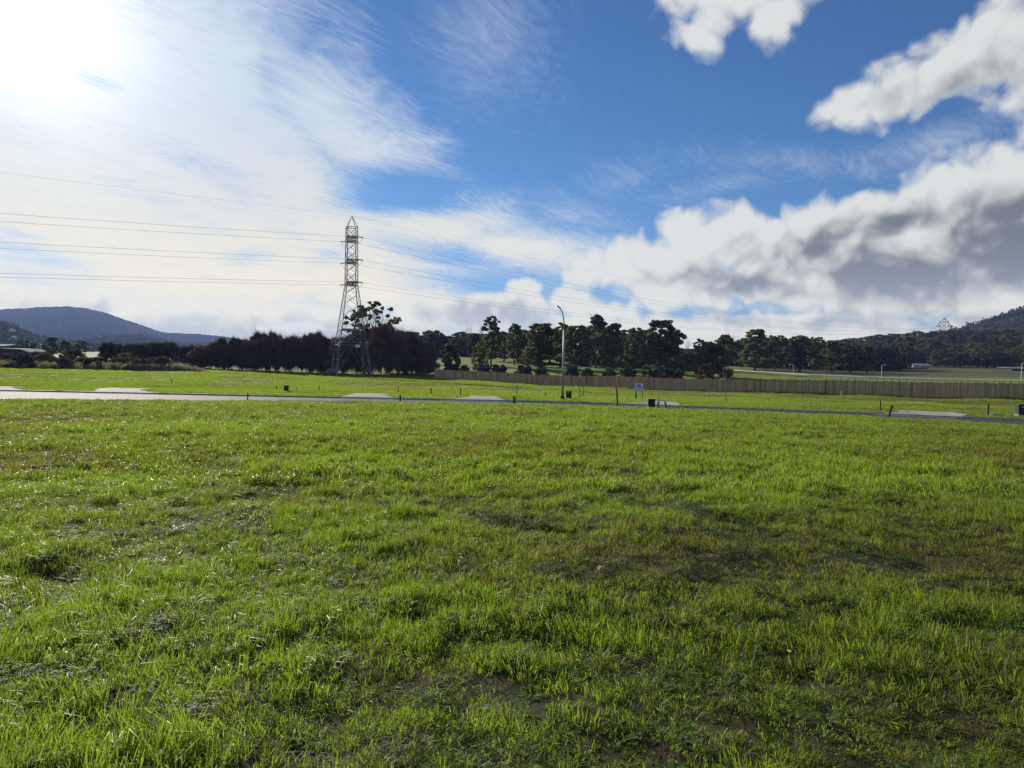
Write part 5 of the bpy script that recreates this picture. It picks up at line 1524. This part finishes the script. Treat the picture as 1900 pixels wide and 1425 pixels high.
house(1876, 1960, 682, 684, 690, 270, 'low pale-roofed shed cut off by the right edge behind the lamp', M['roof_pale'], M['wall_dark'], windows=1)
house(-30, 11, 638, 641.5, 649, 205, 'grey-roofed house at the extreme left edge, behind the low shed', M['roof_pale'], M['wall_dark'], windows=1)
house(17, 21, 609.5, 611, 613, 900, 'tiny pale house on the wooded spur at the left edge, the higher one', M['roof_pale'], M['plate'], windows=1)
house(20, 26, 623.5, 625, 627, 850, 'tiny pale house on the wooded spur at the left edge, the lower one', M['roof_pale'], M['plate'], windows=1)
def left_shed():
    D = 178.0; a, b_ = U(-60, 656, D), U(54, 656, D)
    root = empty('shed', ((a.x + b_.x) / 2, D, a.z)); tag(root, 'long low dark shed with a white roof edge at the left edge of the photo', 'shed')
    o = Vector(root.location); dep = 8.0
    top = [U(-60, 644.5, D), U(0, 645.6, D), U(38, 647.6, D), U(54, 653, D)]
    V, F = [], []
    for p in top:
        q = p - o
        V += [tuple(q), tuple(q + Vector((0, 0, -.28))), tuple(q + Vector((0, dep, 0))), tuple(q + Vector((0, dep, -.28)))]
    for i in range(3):
        k = i * 4; F += [(k, k + 1, k + 5, k + 4), (k, k + 4, k + 6, k + 2), (k + 1, k + 3, k + 7, k + 5), (k + 2, k + 6, k + 7, k + 3)]
    F += [(0, 2, 3, 1), (12, 13, 15, 14)]
    MB().add(V, F).build('roof', M['roof_pale'], root)
    V = []
    for p in top:
        q = p - o + Vector((0, 0, -.25)); V += [(q.x, .5, q.z), (q.x, .5, -1.2), (q.x, dep - .5, q.z), (q.x, dep - .5, -1.2)]
    F = []
    for i in range(3): k = i * 4; F += [(k, k + 1, k + 5, k + 4), (k + 2, k + 6, k + 7, k + 3), (k, k + 4, k + 6, k + 2)]
    MB().add(V, F).build('wall', M['wall_dark'], root)
left_shed()

# covered trailer left of the pylon foot
M['grey_cover'] = material('grey tarpaulin', (.16, .17, .19), .6, .3, color2=(.09, .10, .115), vscale=2, bump=.4, bscale=4)
def trailer():
    D = 152.0; p = U(615.5, 694.5, D); z = float(ground_z(p.x, D)); root = empty('box_trailer', (p.x, D, z), .25)
    tag(root, 'grey covered box trailer parked at the left foot of the pylon, against the hedge', 'trailer')
    MB().box((0, 0, .80), (2.2, 1.3, .85)).build('body', M['grey_cover'], root, bevel=.05)
    MB().box((0, 0, 1.38), (2.1, 1.25, .32), taper=.72).build('cover', M['grey_cover'], root, bevel=.05)
    for s in (-1, 1):
        w = MB().tube([(0, s * .72 - .1, .32), (0, s * .72 + .1, .32)], .32, 14).build('wheel', M['dark_metal'], root)
    MB().bar((-1.1, 0, .5), (-2.0, 0, .45), .08).build('drawbar', M['steel'], root)
    MB().bar((-1.9, 0, .45), (-1.9, 0, 0), .06).build('jockey_stand', M['steel'], root)
trailer()
def flower():
    x, y = on_ground(1463, 1226); z = float(ground_z(x, y))
    root = empty('yellow_flower', (x, y, z)); tag(root, 'single small yellow flower in the worn grass at lower right', 'flower')
    my = material('yellow petals', (.75, .55, .02), .6, .3); mb = MB()
    for k in range(9):
        a = k * 2 * math.pi / 9; c, s = math.cos(a), math.sin(a)
        mb.add([(0, 0, .055), (c * .011 - s * .004, s * .011 + c * .004, .060), (c * .017, s * .017, .058), (c * .011 + s * .004, s * .011 - c * .004, .060)], [(0, 1, 2, 3)])
    mb.build('petals', my, root); MB().tube([(0, 0, -.02), (0, 0, .055)], .0015, 5).build('stem', M['weeds'], root)
flower()
